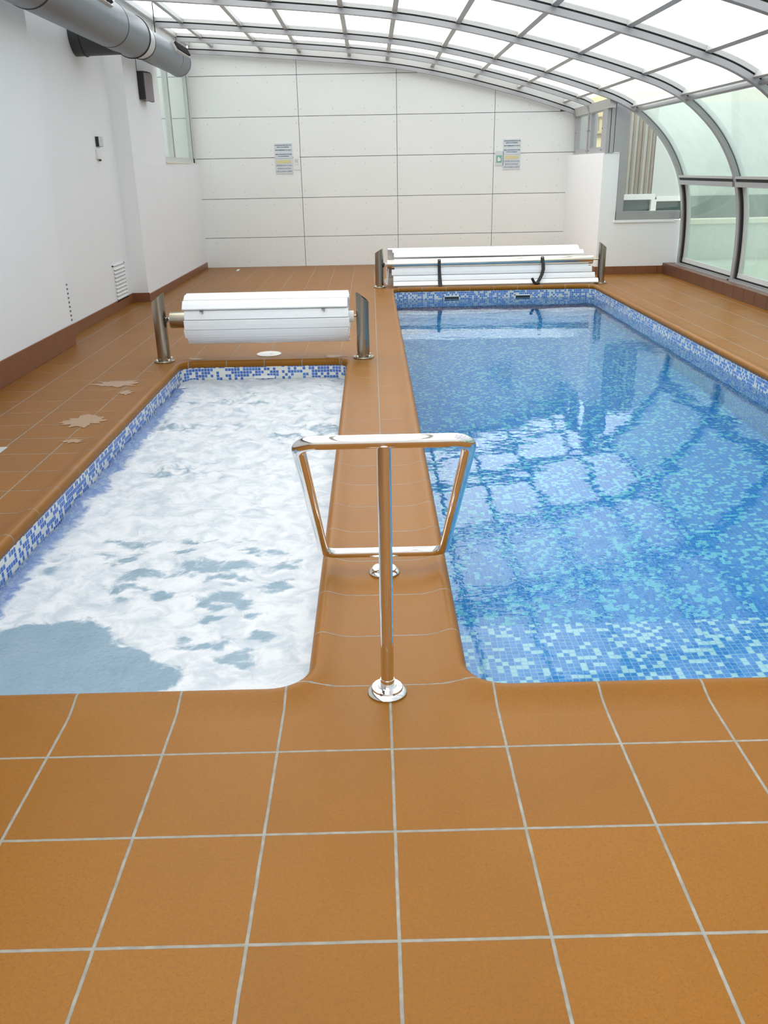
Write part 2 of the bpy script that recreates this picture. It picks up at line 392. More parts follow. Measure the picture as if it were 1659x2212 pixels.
PROF = [(.030, -.040), (.012, -.040), (0, -.036), (-.006, -.022), (-.006, -.006), (0, .008), (.010, .0175), (.024, .022), (.040, .020), (.060, .013), (.085, .006), (.11, .0010), (.15, -.0007)]
def coping(x0, x1, y0, y1, label):
    base = resample(rrect(x0, x1, y0, y1, .13), .08)
    # outward normals from the rounded rectangle grown by .01
    c0 = resample_pair(x0, x1, y0, y1)
    b = MB(); n = len(c0); vs = []
    for (p, q) in c0:
        for d, z in PROF: vs.append((p[0] + q[0] * d, p[1] + q[1] * d, z))
    k = len(PROF); fs, uvs = [], []
    for i in range(n):
        j = (i + 1) % n
        mx = (c0[i][0][0] + c0[j][0][0]) / 2 + c0[i][1][0] * .07; my = (c0[i][0][1] + c0[j][0][1]) / 2 + c0[i][1][1] * .07
        reg = region(mx, my) if not (my < 2.36) else region(mx, my)
        for t in range(k - 1):
            f = (i * k + t, j * k + t, j * k + t + 1, i * k + t + 1); fs.append(f)
            uvs.append([tuv(vs[q][0], vs[q][1], reg) for q in f])
    b.add(vs, fs, uvs)
    o = b.build('trim_1', M['tile'], smooth_=True); set_joint(o, lambda x, y: region(x, y)[2] * .95)
    return tag(o, label, 'pool coping', kind='structure')
def resample_pair(x0, x1, y0, y1, r=.13, seg=10, step=.10):
    out = []
    cs = ((x1 - r, y1 - r, 0), (x0 + r, y1 - r, 90), (x0 + r, y0 + r, 180), (x1 - r, y0 + r, 270))
    for idx, (cx, cy, a0) in enumerate(cs):
        for i in range(seg + 1):
            a = math.radians(a0 + 90 * i / seg); n = (math.cos(a), math.sin(a)); out.append(((cx + r * n[0], cy + r * n[1]), n))
        nx = cs[(idx + 1) % 4]; a = math.radians(a0 + 90); n = (math.cos(a), math.sin(a))
        p = (cx + r * n[0], cy + r * n[1]); q = (nx[0] + r * n[0], nx[1] + r * n[1]); L_ = math.hypot(q[0] - p[0], q[1] - p[1]); k = int(L_ / step)
        for j in range(1, k): out.append(((p[0] + (q[0] - p[0]) * j / k, p[1] + (q[1] - p[1]) * j / k), n))
    return out
coping(PX0, PX1, PY0, PY1, 'raised rounded terracotta coping around the long swimming pool')
coping(JX0, JX1, JY0, JY1, 'raised rounded terracotta coping around the foaming spa pool')

# ------------------------------------------------------------------ basins
def basin(x0, x1, y0, y1, zb, wall, floor_, name, label, bench=None):
    b = MB(); pts = resample_pair(x0, x1, y0, y1, step=.5); n = len(pts)
    s = 0; vs = []; ss = []
    for i in range(n + 1):
        p, q = pts[i % n]
        if i: s += math.hypot(p[0] - pp[0], p[1] - pp[1])
        pp = p; ss.append(s); vs += [(p[0] + q[0] * .004, p[1] + q[1] * .004, -.03), (p[0] + q[0] * .004, p[1] + q[1] * .004, zb)]
    fs = [(2 * i, 2 * i + 1, 2 * i + 3, 2 * i + 2) for i in range(n)]
    uv = [[(ss[i], -.036), (ss[i], zb), (ss[i + 1], zb), (ss[i + 1], -.036)] for i in range(n)]
    b.add(vs, fs, uv); b.cur = 1
    x0, x1, y0, y1 = x0 - .012, x1 + .012, y0 - .012, y1 + .012
    c = [(x0, y0), (x1, y0), (x1, y1), (x0, y1)]
    b.add([(x, y, zb) for x, y in c], [(0, 1, 2, 3)], [c])
    if bench:
        by, bz = bench
        c = [(x0, y0), (x1, y0), (x1, by), (x0, by)]
        b.add([(x, y, bz) for x, y in c], [(0, 1, 2, 3)], [c])
        b.add([(x0, by, bz), (x1, by, bz), (x1, by, zb), (x0, by, zb)], [(0, 1, 2, 3)], [[(x0, bz), (x1, bz), (x1, zb), (x0, zb)]])
    if name == 'spa_basin':
        c = [(x0, y0), (x0 + .34, y0), (x0 + .34, y1), (x0, y1)]  # ledge added, set extra shallow to catch light and brighten the rim
        b.add([(x, y, -.26) for x, y in c], [(0, 1, 2, 3)], [c])
        b.add([(x0 + .34, y0, -.26), (x0 + .34, y1, -.26), (x0 + .34, y1, zb), (x0 + .34, y0, zb)], [(0, 1, 2, 3)], [[(y0, -.26), (y1, -.26), (y1, zb), (y0, zb)]])
    o = b.build(name, [wall, floor_]); return tag(o, label, 'pool basin', kind='structure')
basin(PX0, PX1, PY0, PY1, -1.25, M['mosaic_wall'], M['mosaic_floor'], 'pool_basin', 'blue and white mosaic basin of the long swimming pool', (3.32, -.54))
basin(JX0, JX1, JY0, JY1, -.95, M['mosaic_spa'], M['mosaic_spa'], 'spa_basin', 'royal blue and white mosaic basin of the small spa pool')

b = MB(); b.box(PX0 - .06, PX1 + .06, PY0 - .06, PY1 + .06, -1.32, WZ)
w = b.build('pool_water', M['water']); tag(w, 'clear rippling blue water filling the long swimming pool', 'water', kind='stuff')

# spa foam surface
def fbm(x, y, o=4, seed=0.0):
    s, a, t = 0, 1, 0
    for i in range(o):
        s += a * mnoise.noise(Vector((x, y, seed + i * 7.3))); t += a; a *= .5; x *= 2.03; y *= 2.03
    return s / t
# outline of the foam-free patch and of the gaps in the foam, as seen on the water (metres)
CLEAR = [(-1.30,2.34),(-1.75,2.34),(-1.75,3.02),(-1.55,3.07),(-1.27,3.12),(-1.13,3.10),(-1.06,2.98),(-.93,2.84),(-.80,2.74),(-.70,2.70),(-.72,2.62),(-.80,2.55),(-.80,2.47),(-.6,2.44),(-.3,2.43),(-.235,2.40),(-.235,2.34)]
HOLES = [(-.475,2.97,.055,.045),(-.71,2.90,.06,.035),(-.62,2.91,.035,.04),(-.55,2.80,.07,.04),(-.505,2.755,.04,.035),(-.70,3.28,.10,.06),(-.62,3.24,.10,.05),(-.93,3.33,.05,.03),(-1.02,3.55,.16,.05),(-.78,3.62,.16,.06),(-.66,3.50,.09,.04),(-.45,3.40,.07,.04),(-1.1,3.40,.10,.04),(-.95,3.78,.07,.03),(-.55,3.75,.1,.04),(-.42,3.60,.06,.04),(-.72,3.10,.05,.03),(-.52,3.12,.06,.03),(-.85,3.90,.08,.03),(-1.2,3.72,.06,.03)]
def polysd(x, y, P):
    ins = False; best = 9
    n = len(P)
    for i in range(n):
        ax, ay = P[i]; bx, by = P[(i + 1) % n]
        if (ay > y) != (by > y) and x < (bx - ax) * (y - ay) / (by - ay) + ax: ins = not ins
        dx, dy = bx - ax, by - ay; t = max(0, min(1, ((x - ax) * dx + (y - ay) * dy) / (dx * dx + dy * dy)))
        best = min(best, math.hypot(x - ax - t * dx, y - ay - t * dy))
    return -best if ins else best
nx, ny = 118, 400
vs, foam, edge = [], [], []
for j in range(ny + 1):
    y = JY0 + .002 + (JY1 - JY0 - .004) * j / ny
    for i in range(nx + 1):
        x = JX0 + .002 + (JX1 - JX0 - .004) * i / nx
        amp = .009 + .040 * min(1, max(0, (y - 3.0) / 2.5))
        if y > 6.9: amp *= max(.4, (JY1 - y) / .56)
        wx = x + .10 * fbm(x * 7, y * 7, 4, 21.0); wy = y + .12 * fbm(x * 7, y * 7, 4, 33.0)
        fd = 1.05
        if y < 3.8: fd = polysd(wx, wy, CLEAR) / .09 + .42
        fd = max(-.6, min(1.05, fd))
        for hx, hy, rx, ry in HOLES:
            q = math.hypot((wx - hx) / (rx * 1.15), (wy - hy) / (ry * 1.15))
            if q < 1.8: fd = min(fd, .26 + .62 * max(0, q - .55))
        mot = fbm(x * 4.0, y * 6.0, 4, 5.0)          # torn streaks across the middle
        wmid = max(0, 1 - abs(y - 3.75) / .75) * (1 if x < -.35 else .4)
        fd = min(fd, 1.05 - wmid * max(0, mot + .05) * 2.3)
        broad = fbm(x * 1.3 + .4 * mot, y * 1.6, 3, 2.0)
        if y > 3.9: fd = min(fd, 1.0 - min(1, (y - 3.9) / .8) * (.18 + .9 * max(-.15, broad)))
        ridge = abs(fbm(x * 5, y * 5, 4, 3.0))
        z = WZ - .012 + amp * (1.1 * fbm(x * 3.0, y * 3.0, 4) + 1.0 * ridge) * (1 if fd > .5 else .5)
        ed = 1.15 - (x - JX0) / .15 + .5 * fbm(x * 2, y * 2, 3, 9.0)
        ed = max(0, min(1, ed)) if y < 7.2 else 0
        vs.append((x, y, z)); foam.append(fd); edge.append(ed)
b = MB(); b.add(vs, [(j * (nx + 1) + i, j * (nx + 1) + i + 1, (j + 1) * (nx + 1) + i + 1, (j + 1) * (nx + 1) + i) for j in range(ny) for i in range(nx)])
sp = b.build('spa_water', M['foam'], smooth_=True, recalc=False)
for nm, dat in (('foam', foam), ('edge', edge)):
    a = sp.data.attributes.new(nm, 'FLOAT', 'POINT'); a.data.foreach_set('value', dat)
tag(sp, 'churning water of the small spa pool covered with white foam', 'water', kind='stuff')

# ------------------------------------------------------------------ walls
def struct(mb, name, mat, label, cat, **kw):
    return tag(mb.build(name, mat, **kw), label, cat, kind='structure')
WT = 3.52
b = MB(); b.box(-3.6, -2.95, -3.2, 8.5, 0, WT); b.box(-3.6, -3.13, 8.5, 11.45, 0, WT)
b.prism([(-3.20, 11.45), (-2.915, 11.45), (-2.885, 15.6), (-3.05, 15.6), (-3.05, 13.25), (-3.20, 13.25)], 0, 1.69)
b.prism([(-3.20, 11.45), (-2.915, 11.45), (-2.908, 13.22), (-3.20, 13.22)], 1.69, WT)
b.box(-3.1, -2.90, 13.22, 15.6, 3.14, WT)
b.box(-4.5, -4.3, 12.8, 15.7, -.1, 4.0)  # unseen outer wall, added to shade the boards behind the window
struct(b, 'wall_left', M['white_paint'], 'white plastered side wall in stepped sections behind the spa pool, plus added outer shading wall', 'wall')
b = MB()
b.box(-2.955, -2.938, -3.2, 8.512, 0, .20); b.box(-2.955, -3.13, 8.498, 8.512, 0, .20)
b.box(-3.135, -3.118, 8.512, 11.45, 0, .115); b.box(-3.135, -2.903, 11.436, 11.452, 0, .115)
b.prism([(-2.917, 11.44), (-2.900, 11.44), (-2.872, 15.55), (-2.888, 15.55)], 0, .10)
struct(b, 'baseboard_left', M['skirt'], 'reddish brown tiled skirting along the white side wall', 'baseboard', bevel=.002)

# arch profile (inside line of the ribs), foot on the kerb to crown on the wall side
PR = [(4.56, .155), (4.565, .50), (4.548, .85), (4.505, 1.15), (4.43, 1.40), (4.31, 1.64), (4.15, 1.865), (3.96, 2.055), (3.74, 2.225), (3.45, 2.375), (3.1, 2.495), (2.6, 2.645), (1.9, 2.825), (1.2, 2.985), (.5, 3.11), (-.3, 3.20), (-1.1, 3.265), (-1.9, 3.325), (-2.5, 3.365), (-2.87, 3.385)]
def cr(P, k=4):
    out = []
    for i in range(len(P) - 1):
        p0, p1, p2, p3 = P[max(0, i - 1)], P[i], P[i + 1], P[min(len(P) - 1, i + 2)]
        for j in range(k):
            t = j / k
            out.append(tuple(.5 * (2 * p1[a] + (p2[a] - p0[a]) * t + (2 * p0[a] - 5 * p1[a] + 4 * p2[a] - p3[a]) * t * t + (3 * p1[a] - p0[a] - 3 * p2[a] + p3[a]) * t ** 3) for a in (0, 1)))
    out.append(P[-1]); return out
PF = cr(PR)
def normals(P):
    out = []
    for i in range(len(P)):
        a, c = P[max(0, i - 1)], P[min(len(P) - 1, i + 1)]
        dx, dz = c[0] - a[0], c[1] - a[1]; l = math.hypot(dx, dz); out.append((dz / l, -dx / l))   # outward (right / up)
    return out
PN = normals(PF)
def zprof(x, dz=0):
    for i in range(len(PF) - 1):
        if PF[i + 1][0] <= x <= PF[i][0] and PF[i][1] > 1.0:
            t = (PF[i][0] - x) / (PF[i][0] - PF[i + 1][0]); return PF[i][1] + t * (PF[i + 1][1] - PF[i][1]) + dz
    return 3.39 + dz
def idx_range(lo, hi):   # indices whose profile z (right flank) or x lie in the range; by arc parameter function
    return [i for i in range(len(PF)) if lo(PF[i]) and hi(PF[i])]
def sweep(b, P, NN, o1, o2, y1, y2, caps=True):
    n = len(P); vs = []
    for (x, z), (u, w) in zip(P, NN):
        for o, y in ((o1, y1), (o2, y1), (o2, y2), (o1, y2)): vs.append((x + u * o, y, z + w * o))
    fs = []
    for i in range(n - 1):
        for k in range(4): fs.append((i * 4 + k, i * 4 + (k + 1) % 4, (i + 1) * 4 + (k + 1) % 4, (i + 1) * 4 + k))
    fs += [(0, 1, 2, 3), tuple((n - 1) * 4 + k for k in (3, 2, 1, 0))]
    b.add(vs, fs)

# back wall of large boards
b = MB(); BY = 15.6
seams_x = [-4.2, -1.165, .461, 2.087, 3.72]; seams_z = [0, .491, 1.126, 1.765, 2.391, 3.005, 3.7]
b.cur = 1
top = [(x, zprof(x, -.03)) for x in np.linspace(3.50, -2.85, 40)]
b.prism_y([(-4.2, -.1), (3.50, -.1)] + top + [(-2.9, 3.42), (-4.2, 3.42)], BY + .012, BY + .06)
b.cur = 0
for i in range(len(seams_x) - 1):
    for k in range(len(seams_z) - 1):
        x0, x1 = seams_x[i] + .004, min(seams_x[i + 1] - .004, 3.50); z0, z1 = seams_z[k] + .004, seams_z[k + 1] - .004
        if k == 0: z0 = 0
        xs = np.linspace(x0, x1, 14); tp = [(x, min(z1, zprof(x, -.035) if x > -2.86 else 3.42)) for x in xs[::-1]]
        tp = [(x, z) for x, z in tp if z > z0 + .01]
        if len(tp) < 2: continue
        b.prism_y([(tp[-1][0], z0), (tp[0][0], z0)] + tp, BY, BY + .011)
b.cur = 2
for i in range(0, 4):
    for k in range(6):
        for fx in ((.50, .68, .84, .985) if i == 0 else (.03, .35, .67, .97)):
            x = seams_x[i] + (seams_x[i + 1] - seams_x[i]) * fx
            for fz in (.17, .83):
                z = seams_z[k] + (seams_z[k + 1] - seams_z[k]) * fz
                if z < zprof(x, -.1) and x < 3.3: b.cyl((x, BY - .002, z), (x, BY + .005, z), .007, n=8)
M['board'] = simple('fibre_cement_board', (.86, .88, .865), .55, 0, .025, 1.3, spec=.25)
M['screw'] = simple('painted_screw', (.50, .52, .50), .5, 0, .05)
struct(b, 'wall_back', [M['board'], M['dark'], M['screw']], 'end wall of large off-white boards with thin dark joints', 'wall')

# pier and low wall beside the glazing
b = MB()
b.prism([(3.40, 13.45), (3.64, 13.45), (3.64, 15.6), (3.335, 15.6)], 0, 1.715)
b.prism([(3.64, 13.45), (4.62, 13.45), (4.62, 13.72), (3.64, 13.72)], 0, .77)
struct(b, 'wall_right', M['white_paint'], 'white pier and low wall beside the far glass gable', 'wall')
b = MB(); b.box(3.62, 4.53, 13.425, 13.5, .745, .782)
struct(b, 'trim_2', M['white_paint'], 'thin white sill on the low wall under the gable glass', 'sill', bevel=.004)
b = MB(); b.prism([(3.385, 13.436), (3.385, 13.452), (3.32, 15.58), (3.305, 15.58)][::-1], 0, .115)
for k in range(4):
    x0 = 3.385 + (0 if k == 0 else -.035 + .33 * k); x1 = min(3.35 + .33 * (k + 1), 4.44)
    b.box(x0 + .002, x1 - .002, 13.434, 13.45, 0, .115)
struct(b, 'baseboard_right', M['skirt'], 'brown tiled skirting at the foot of the white pier', 'baseboard', bevel=.002)
b = MB()
y = -3.2
while y < 13.4:
    y1 = min(y + .3235, 13.45); b.box(4.42, 4.74, y + .0025, y1 - .0025, -.01, .155); y = y1
b.cur = 1; b.box(4.425, 4.735, -3.2, 13.44, -.01, .150)
M['kerb'] = simple('dark_kerb_tile', (.135, .058, .032), .4, 0, .18, 8)
struct(b, 'trim_3', [M['kerb'], M['cream']], 'brown tiled kerb carrying the curved glazing', 'kerb', bevel=.003)
b = MB(); b.box(-3.6, 4.9, -3.4, -3.2, 0, 3.6)
struct(b, 'wall_front', M['white_paint'], 'plain white end wall closing the pool hall opposite the boards', 'wall')

# ------------------------------------------------------------------ glazed enclosure
PURX = [-2.46, -1.75, -1.045, -.333, .372, 1.077, 1.782, 2.478, 3.163]
def at_x(x):
    i = min(range(len(PF)), key=lambda k: abs(PF[k][0] - x) + (9 if PF[k][1] < 2.0 else 0)); return i
def sub(i0, i1): return PF[i0:i1 + 1], PN[i0:i1 + 1]
IK = at_x(3.74)                                            # knee
IM = min(range(len(PF)), key=lambda k: abs(PF[k][1] - 1.33) + (9 if PF[k][0] < 4 else 0))   # mid rail
NP = len(PF) - 1
def rib(Y, parent, i0=0, P=None, NN=None):
    P = P or PF[i0:]; NN = NN or PN[i0:]
    b = MB(); sweep(b, P, NN, 0, .055, Y - .035, Y + .045)
    b.cur = 1; sweep(b, P, NN, .055, .072, Y - .02, Y + .04)
    b.cur = 2; sweep(b, P, NN, .072, .118, Y - .04, Y + .045)
    return b.build('rib', [M['alu'], M['gasket'], M['alu_light']], parent)
def bar_on(i, o1, o2, w, y1, y2, mat, name, parent):
    (x, z), (u, wn) = PF[i], PN[i]; t = (-wn, u)
    b = MB(); c = [(x + u * o + t[0] * s, z + wn * o + t[1] * s) for o, s in ((o1, -w / 2), (o2, -w / 2), (o2, w / 2), (o1, w / 2))]
    b.prism_y(c, y1, y2); return b.build(name, mat, parent)
ST = [13.2, 11.15, 9.12, 7.10, 5.06, 3.02, .98, -1.06, -3.1]
bay_names = ['farthest full bay', 'second full bay', 'third full bay', 'fourth full bay', 'fifth full bay', 'sixth full bay', 'seventh full bay', 'nearest bay']
for k in range(len(ST) - 1):
    Ya, Yb = ST[k], ST[k + 1]
    e = empty('ceiling', (0, (Ya + Yb) / 2, 0), 'curved glazed roof module with grey ribs, %s from the boarded end wall' % bay_names[k], 'roof module', 'arched glazed roof modules', 'structure')
    rib(Ya, e)
    if k == len(ST) - 2: rib(Yb, e)
    y1, y2 = Yb + .045, Ya - .04
    for x in PURX: bar_on(at_x(x), .060, .112, .058, y1, y2, M['alu_light'], 'purlin', e)
    bar_on(IK, .02, .075, .035, y1, y2, M['alu'], 'knee_rail', e); bar_on(IK + 1, .035, .10, .035, y1, y2, M['alu_light'], 'knee_rail', e)
    bar_on(NP, .06, .12, .06, y1, y2, M['alu_light'], 'edge_rail', e)
    ids = [IK] + [at_x(x) for x in PURX[::-1]] + [NP]
    for a, c in zip(ids[:-1], ids[1:]):
        P_, N_ = sub(a, c); b = MB(); sweep(b, P_, N_, .108, .116, y1, y2); b.build('roof_panel', M['poly'], e, smooth_=True)
    P_, N_ = sub(IM, IK); b = MB(); sweep(b, P_, N_, .06, .068, y1, y2); b.build('side_panel', M['poly_side'], e, smooth_=True)
    # mid rail: light bar, dark slot, light bar
    b = MB()
    b.prism_y([(4.435, 1.365), (4.53, 1.365), (4.53, 1.395), (4.43, 1.395)], y1, y2); b.cur = 1
    b.prism_y([(4.46, 1.33), (4.53, 1.33), (4.53, 1.365), (4.46, 1.365)], y1, y2); b.cur = 2
    b.prism_y([(4.445, 1.272), (4.55, 1.272), (4.55, 1.33), (4.44, 1.33)], y1, y2)
    b.build('mid_rail', [M['alu_light'], M['gasket'], M['alu']], e)
    # lower sliding leaf
    i1 = min(range(len(PF)), key=lambda q: abs(PF[q][1] - 1.27) + (9 if PF[q][0] < 4 else 0))
    P_, N_ = sub(0, i1)
    d = MB()
    sweep(d, P_, N_, .045, .085, y1 + .01, y1 + .055); sweep(d, P_, N_, .045, .085, y2 - .105, y2 - .035)
    d.prism_y([(4.60, .20), (4.645, .20), (4.65, .255), (4.605, .255)], y1, y2 - .03)
    d.cur = 1; sweep(d, P_, N_, .02, .075, y2 - .033, y2 - .004)
    door = d.build('sliding_panel', [M['alu_white'], M['gasket']], e)
    g = MB(); sweep(g, P_, N_, .062, .068, y1 + .05, y2 - .10); g.build('pane', M['glass_low'], door, smooth_=True)
    b = MB(); b.box(4.515, 4.53, y1, y2, .155, .175); b.box(4.56, 4.575, y1, y2, .155, .185); b.cur = 1; b.box(4.53, 4.66, y1, y2, .150, .165)
    b.box(4.60, 4.66, y1, y2, .165, .198)
    b.build('track', [M['alu'], M['gasket']], e)

# end module above the pier
e = empty('ceiling', (0, 14.4, 0), 'low end roof module with vertical side windows, against the boarded wall', 'roof module', 'arched glazed roof modules', 'structure')
SX = 3.43
iS = at_x(SX - .03)
def endprof(dz):
    P = [(SX, 1.72), (SX, 2.0), (SX, 2.25)] + [(x, z + dz) for x, z in PF[iS:]]
    NN = normals(P); return P, NN
for Y, dz in ((15.52, -.06), (14.56, -.005)):
    P, NN = endprof(dz); rib(Y, e, P=P, NN=NN)
    if dz < -.05: b = MB(); sweep(b, P, NN, .118, .19, Y - .03, Y + .075); b.build('closing_strip', M['alu_light'], e)
for (ya, yb) in ((14.60, 15.48), (13.25, 14.52)):
    for x in PURX: bar_on(at_x(x), .055, .10, .056, ya, yb, M['alu_light'], 'purlin', e)
    P_, N_ = sub(iS, NP); b = MB(); sweep(b, P_, N_, .10, .108, ya, yb); b.build('roof_panel', M['poly'], e, smooth_=True)
    b = MB(); b.prism_y([(SX - .02, 2.30), (SX + .05, 2.30), (SX + .05, 2.42), (SX - .05, 2.42)], ya, yb); b.build('edge_rail', M['alu_light'], e)
    bar_on(NP, .05, .11, .06, ya, yb, M['alu_light'], 'edge_rail', e)
wlabels = ['small side window with pale outlook next to the boarded wall', 'small side window showing the yellow building above the white pier']
for n_, (ya, yb) in enumerate(((14.60, 15.48), (13.66, 14.52))):
    e2 = empty('window_%d' % (n_ + 2), (SX, (ya + yb) / 2, 1.72), wlabels[n_], 'window', 'side windows above the pier', 'structure')
    b = MB(); b.box(SX - .01, SX + .05, ya, yb, 1.715, 1.80); b.box(SX - .01, SX + .05, ya, yb, 2.285, 2.42)
    b.box(SX - .01, SX + .05, ya, ya + .075, 1.80, 2.285); b.box(SX - .01, SX + .05, yb - .10, yb, 1.80, 2.285)
    b.cur = 1
    for yy in (ya + .04, yb - .04):
        for zz in (1.76, 2.05, 2.34): b.cyl((SX - .014, yy, zz), (SX, yy, zz), .010, n=8)
    b.build('window_frame', [M['alu'], M['gasket']], e2)
    b = MB(); b.box(SX + .02, SX + .026, ya + .07, yb - .09, 1.79, 2.29); b.build('pane', M['glass_clear'], e2)
# gable of the full-size module: posts, plate and glazing
e3 = empty('window_4', (4.05, 13.47, .78), 'glazed gable with curved edge between white pier and curved side glazing', 'window', kind='structure')
b = MB()
for x0, x1 in ((3.415, 3.465), (3.475, 3.53)): b.box(x0, x1, 13.43, 13.66, 1.715, 2.42)
b.cur = 1; b.box(3.463, 3.477, 13.44, 13.6, 1.715, 2.42); b.box(3.53, 3.54, 13.44, 13.6, 1.715, 2.42)
b.build('corner_post', [M['alu'], M['gasket']], e3)
b = MB(); b.prism_y([(3.54, 1.72), (3.645, 1.72), (3.645, .78), (3.745, .78), (3.745, zprof(3.745, .05)), (3.54, zprof(3.54, .04))], 13.435, 13.47)
b.build('jamb', M['alu'], e3)
b = MB(); b.prism_y([(3.645, .78), (4.60, .78), (4.60, .905), (3.645, .905)], 13.43, 13.475); b.build('sill_frame', M['alu'], e3)
gp = [(x - .0, z) for x, z in PF if .9 < z and x > 3.74]
b = MB(); b.prism_y([(3.745, .90)] + [(x + .03, z + .03) for x, z in gp] + [(3.745, gp[-1][1] + .03)], 13.45, 13.456); b.build('pane', M['glass_clear'], e3)

# left window in the side wall
e4 = empty('window_1', (-2.93, 14.3, 1.70), 'tall greenish window in the white side wall under the grey duct', 'window', kind='structure')
b = MB(); x0, x1 = -2.985, -2.925
b.box(x0, x1, 13.25, 15.50, 1.70, 1.775); b.box(x0, x1, 13.25, 15.50, 3.06, 3.14)
b.box(x0, x1, 13.25, 13.31, 1.775, 3.06); b.box(x0, x1, 15.40, 15.598, 1.70, 3.14); b.box(x0, x1 + .01, 13.85, 13.98, 1.775, 3.06)
b.cur = 1; b.box(x1, x1 + .004, 15.385, 15.40, 1.775, 3.06); b.box(x1 + .01, x1 + .013, 13.90, 13.915, 1.775, 3.06)
b.build('window_frame', [M['alu_white'], M['gasket']], e4)
b = MB(); b.box(-2.96, -2.954, 13.3, 15.42, 1.77, 3.07); b.build('pane', M['glass_win'], e4)
b = MB(); b.box(-3.10, -2.885, 13.2, 15.59, 1.688, 1.703); b.build('window_sill', M['cream'], e4)

# ------------------------------------------------------------------ outside world
b = MB(); b.box(4.74, 40, -20, 60, -.3, -.12); b.box(-30, -3.6, -20, 60, -.3, -.12); b.box(-3.6, 4.74, 15.7, 60, -.3, -.12)
struct(b, 'ground', M['lawn'], 'pale greenish ground outside the glazing', 'ground')
b = MB(); b.box(4.76, 13, 16.6, 16.9, -.15, .51); b.cur = 1; b.box(4.76, 13, 16.55, 16.95, .51, .59)
tag(b.build('garden_wall', [M['ext_wall'], M['cream']]), 'low grey-green wall with cream coping outside the sliding glass', 'garden wall', kind='structure')
eh = empty('neighbouring_house', (5, 15.2, 0), 'pale neighbouring house with brown slats seen through the gable glass', 'house')
b = MB(); b.box(4.70, 5.2, 15.22, 15.4, 1.03, 2.42); b.box(4.1, 4.72, 15.27, 15.4, 1.03, 2.42); b.box(5.3, 13, 17.5, 17.8, .96, 2.6)
b.build('facade', M['ext_wall'], eh)
for x in (4.245, 4.335, 4.425, 4.49, 4.585, 4.665):
    b = MB(); b.box(x - .018, x + .018, 15.22, 15.27, 1.09, 2.42); b.build('slat', M['brown_slat'], eh)
b = MB(); b.box(4.1, 4.76, 15.2, 15.28, 1.0, 1.09); b.box(4.70, 4.79, 15.2, 15.28, .7, 1.0); b.box(4.79, 5.2, 15.2, 15.28, .97, 1.05); b.box(4.1, 5.2, 15.2, 15.28, .62, .78); b.build('white_frame', M['white_plastic'], eh)
b = MB(); b.box(4.1, 5.2, 15.3, 15.34, .6, 1.04); b.build('glazing_band', M['grey_glass_band'], eh)
b = MB(); b.box(5.3, 13, 17.45, 17.5, .55, .97); b.build('glazing_band', M['grey_glass_band'], eh)
eb = empty('apartment_building', (8, 25, 0), 'yellow apartment building seen through the small side windows', 'building')
b = MB(); b.box(5.86, 12, 25, 30, -.1, 3.35); b.build('facade', M['ext_yellow'], eb)
b = MB(); b.box(5.0, 5.86, 25.3, 30, -.1, 3.2); b.build('pale_wing', M['ext_wall'], eb)
for z in (2.25, 2.32, 2.72):
    b = MB(); b.box(5.86, 12, 24.93, 25, z, z + .03); b.build('ledge', M['brown_slat'], eb)
for x in (6.0, 6.12, 6.24, 6.36):
    b = MB(); b.box(x, x + .012, 24.96, 25, 2.4, 2.7); b.build('railing_bar', M['brown_slat'], eb)
# shrub outside: stems with leaves
es = empty('shrub', (6.6, 13.3, -.12), 'dark green shrub outside the glazing near the frame edge', 'shrub')
b = MB()
for k in range(9):
    a = k * .7; b.tube([(6.6, 13.3, -.13), (6.6 + .12 * math.cos(a), 13.3 + .12 * math.sin(a), .25), (6.6 + .28 * math.cos(a), 13.3 + .28 * math.sin(a), .6)], .01, 6)
b.build('stem', M['brown_slat'], es)
b = MB(); rnd = random.Random(3)
for k in range(1500):
    th, ph = rnd.uniform(0, 6.283), math.acos(rnd.uniform(-1, 1)); r = .48 * rnd.random() ** .33
    c = Vector((6.6 + r * math.cos(th) * math.sin(ph), 13.3 + r * math.sin(th) * math.sin(ph), .36 + r * .95 * math.cos(ph)))
    u = Vector((rnd.gauss(0, 1), rnd.gauss(0, 1), rnd.gauss(0, 1))).normalized(); w_ = u.orthogonal().normalized()
    b.add([c - u * .045, c + w_ * .018, c + u * .045, c - w_ * .018], [(0, 1, 2, 3)])
b.build('foliage', M['leaf'], es)
eh2 = MB(); rnd = random.Random(5)
for k in range(29):
    x, y = 14.5 + rnd.uniform(-.4, .4), -5 + k * .85
    vs, fs = [], []
    R_, Q = 12, 8; hh = rnd.uniform(2.0, 3.0)
    for i in range(Q + 1):
        for j in range(R_):
            a, t = 2 * math.pi * j / R_, math.pi * i / Q; r = .9 * math.sin(t) * (1 + .25 * mnoise.noise(Vector((x + math.cos(a), y + math.sin(a), t * 2)))) + .01
            vs.append((x + r * math.cos(a), y + r * math.sin(a), -.12 + hh * (1 - math.cos(t)) / 2))
    for i in range(Q):
        for j in range(R_): fs.append((i * R_ + j, i * R_ + (j + 1) % R_, (i + 1) * R_ + (j + 1) % R_, (i + 1) * R_ + j))
    eh2.add(vs, fs)
M['hedge'] = simple('hedge_green', (.16, .27, .15), .8, 0, .5, 5, .8, 20)
tag(eh2.build('hedge', M['hedge'], smooth_=True), 'soft green hedge behind the frosted side panels', 'hedge', kind='stuff')

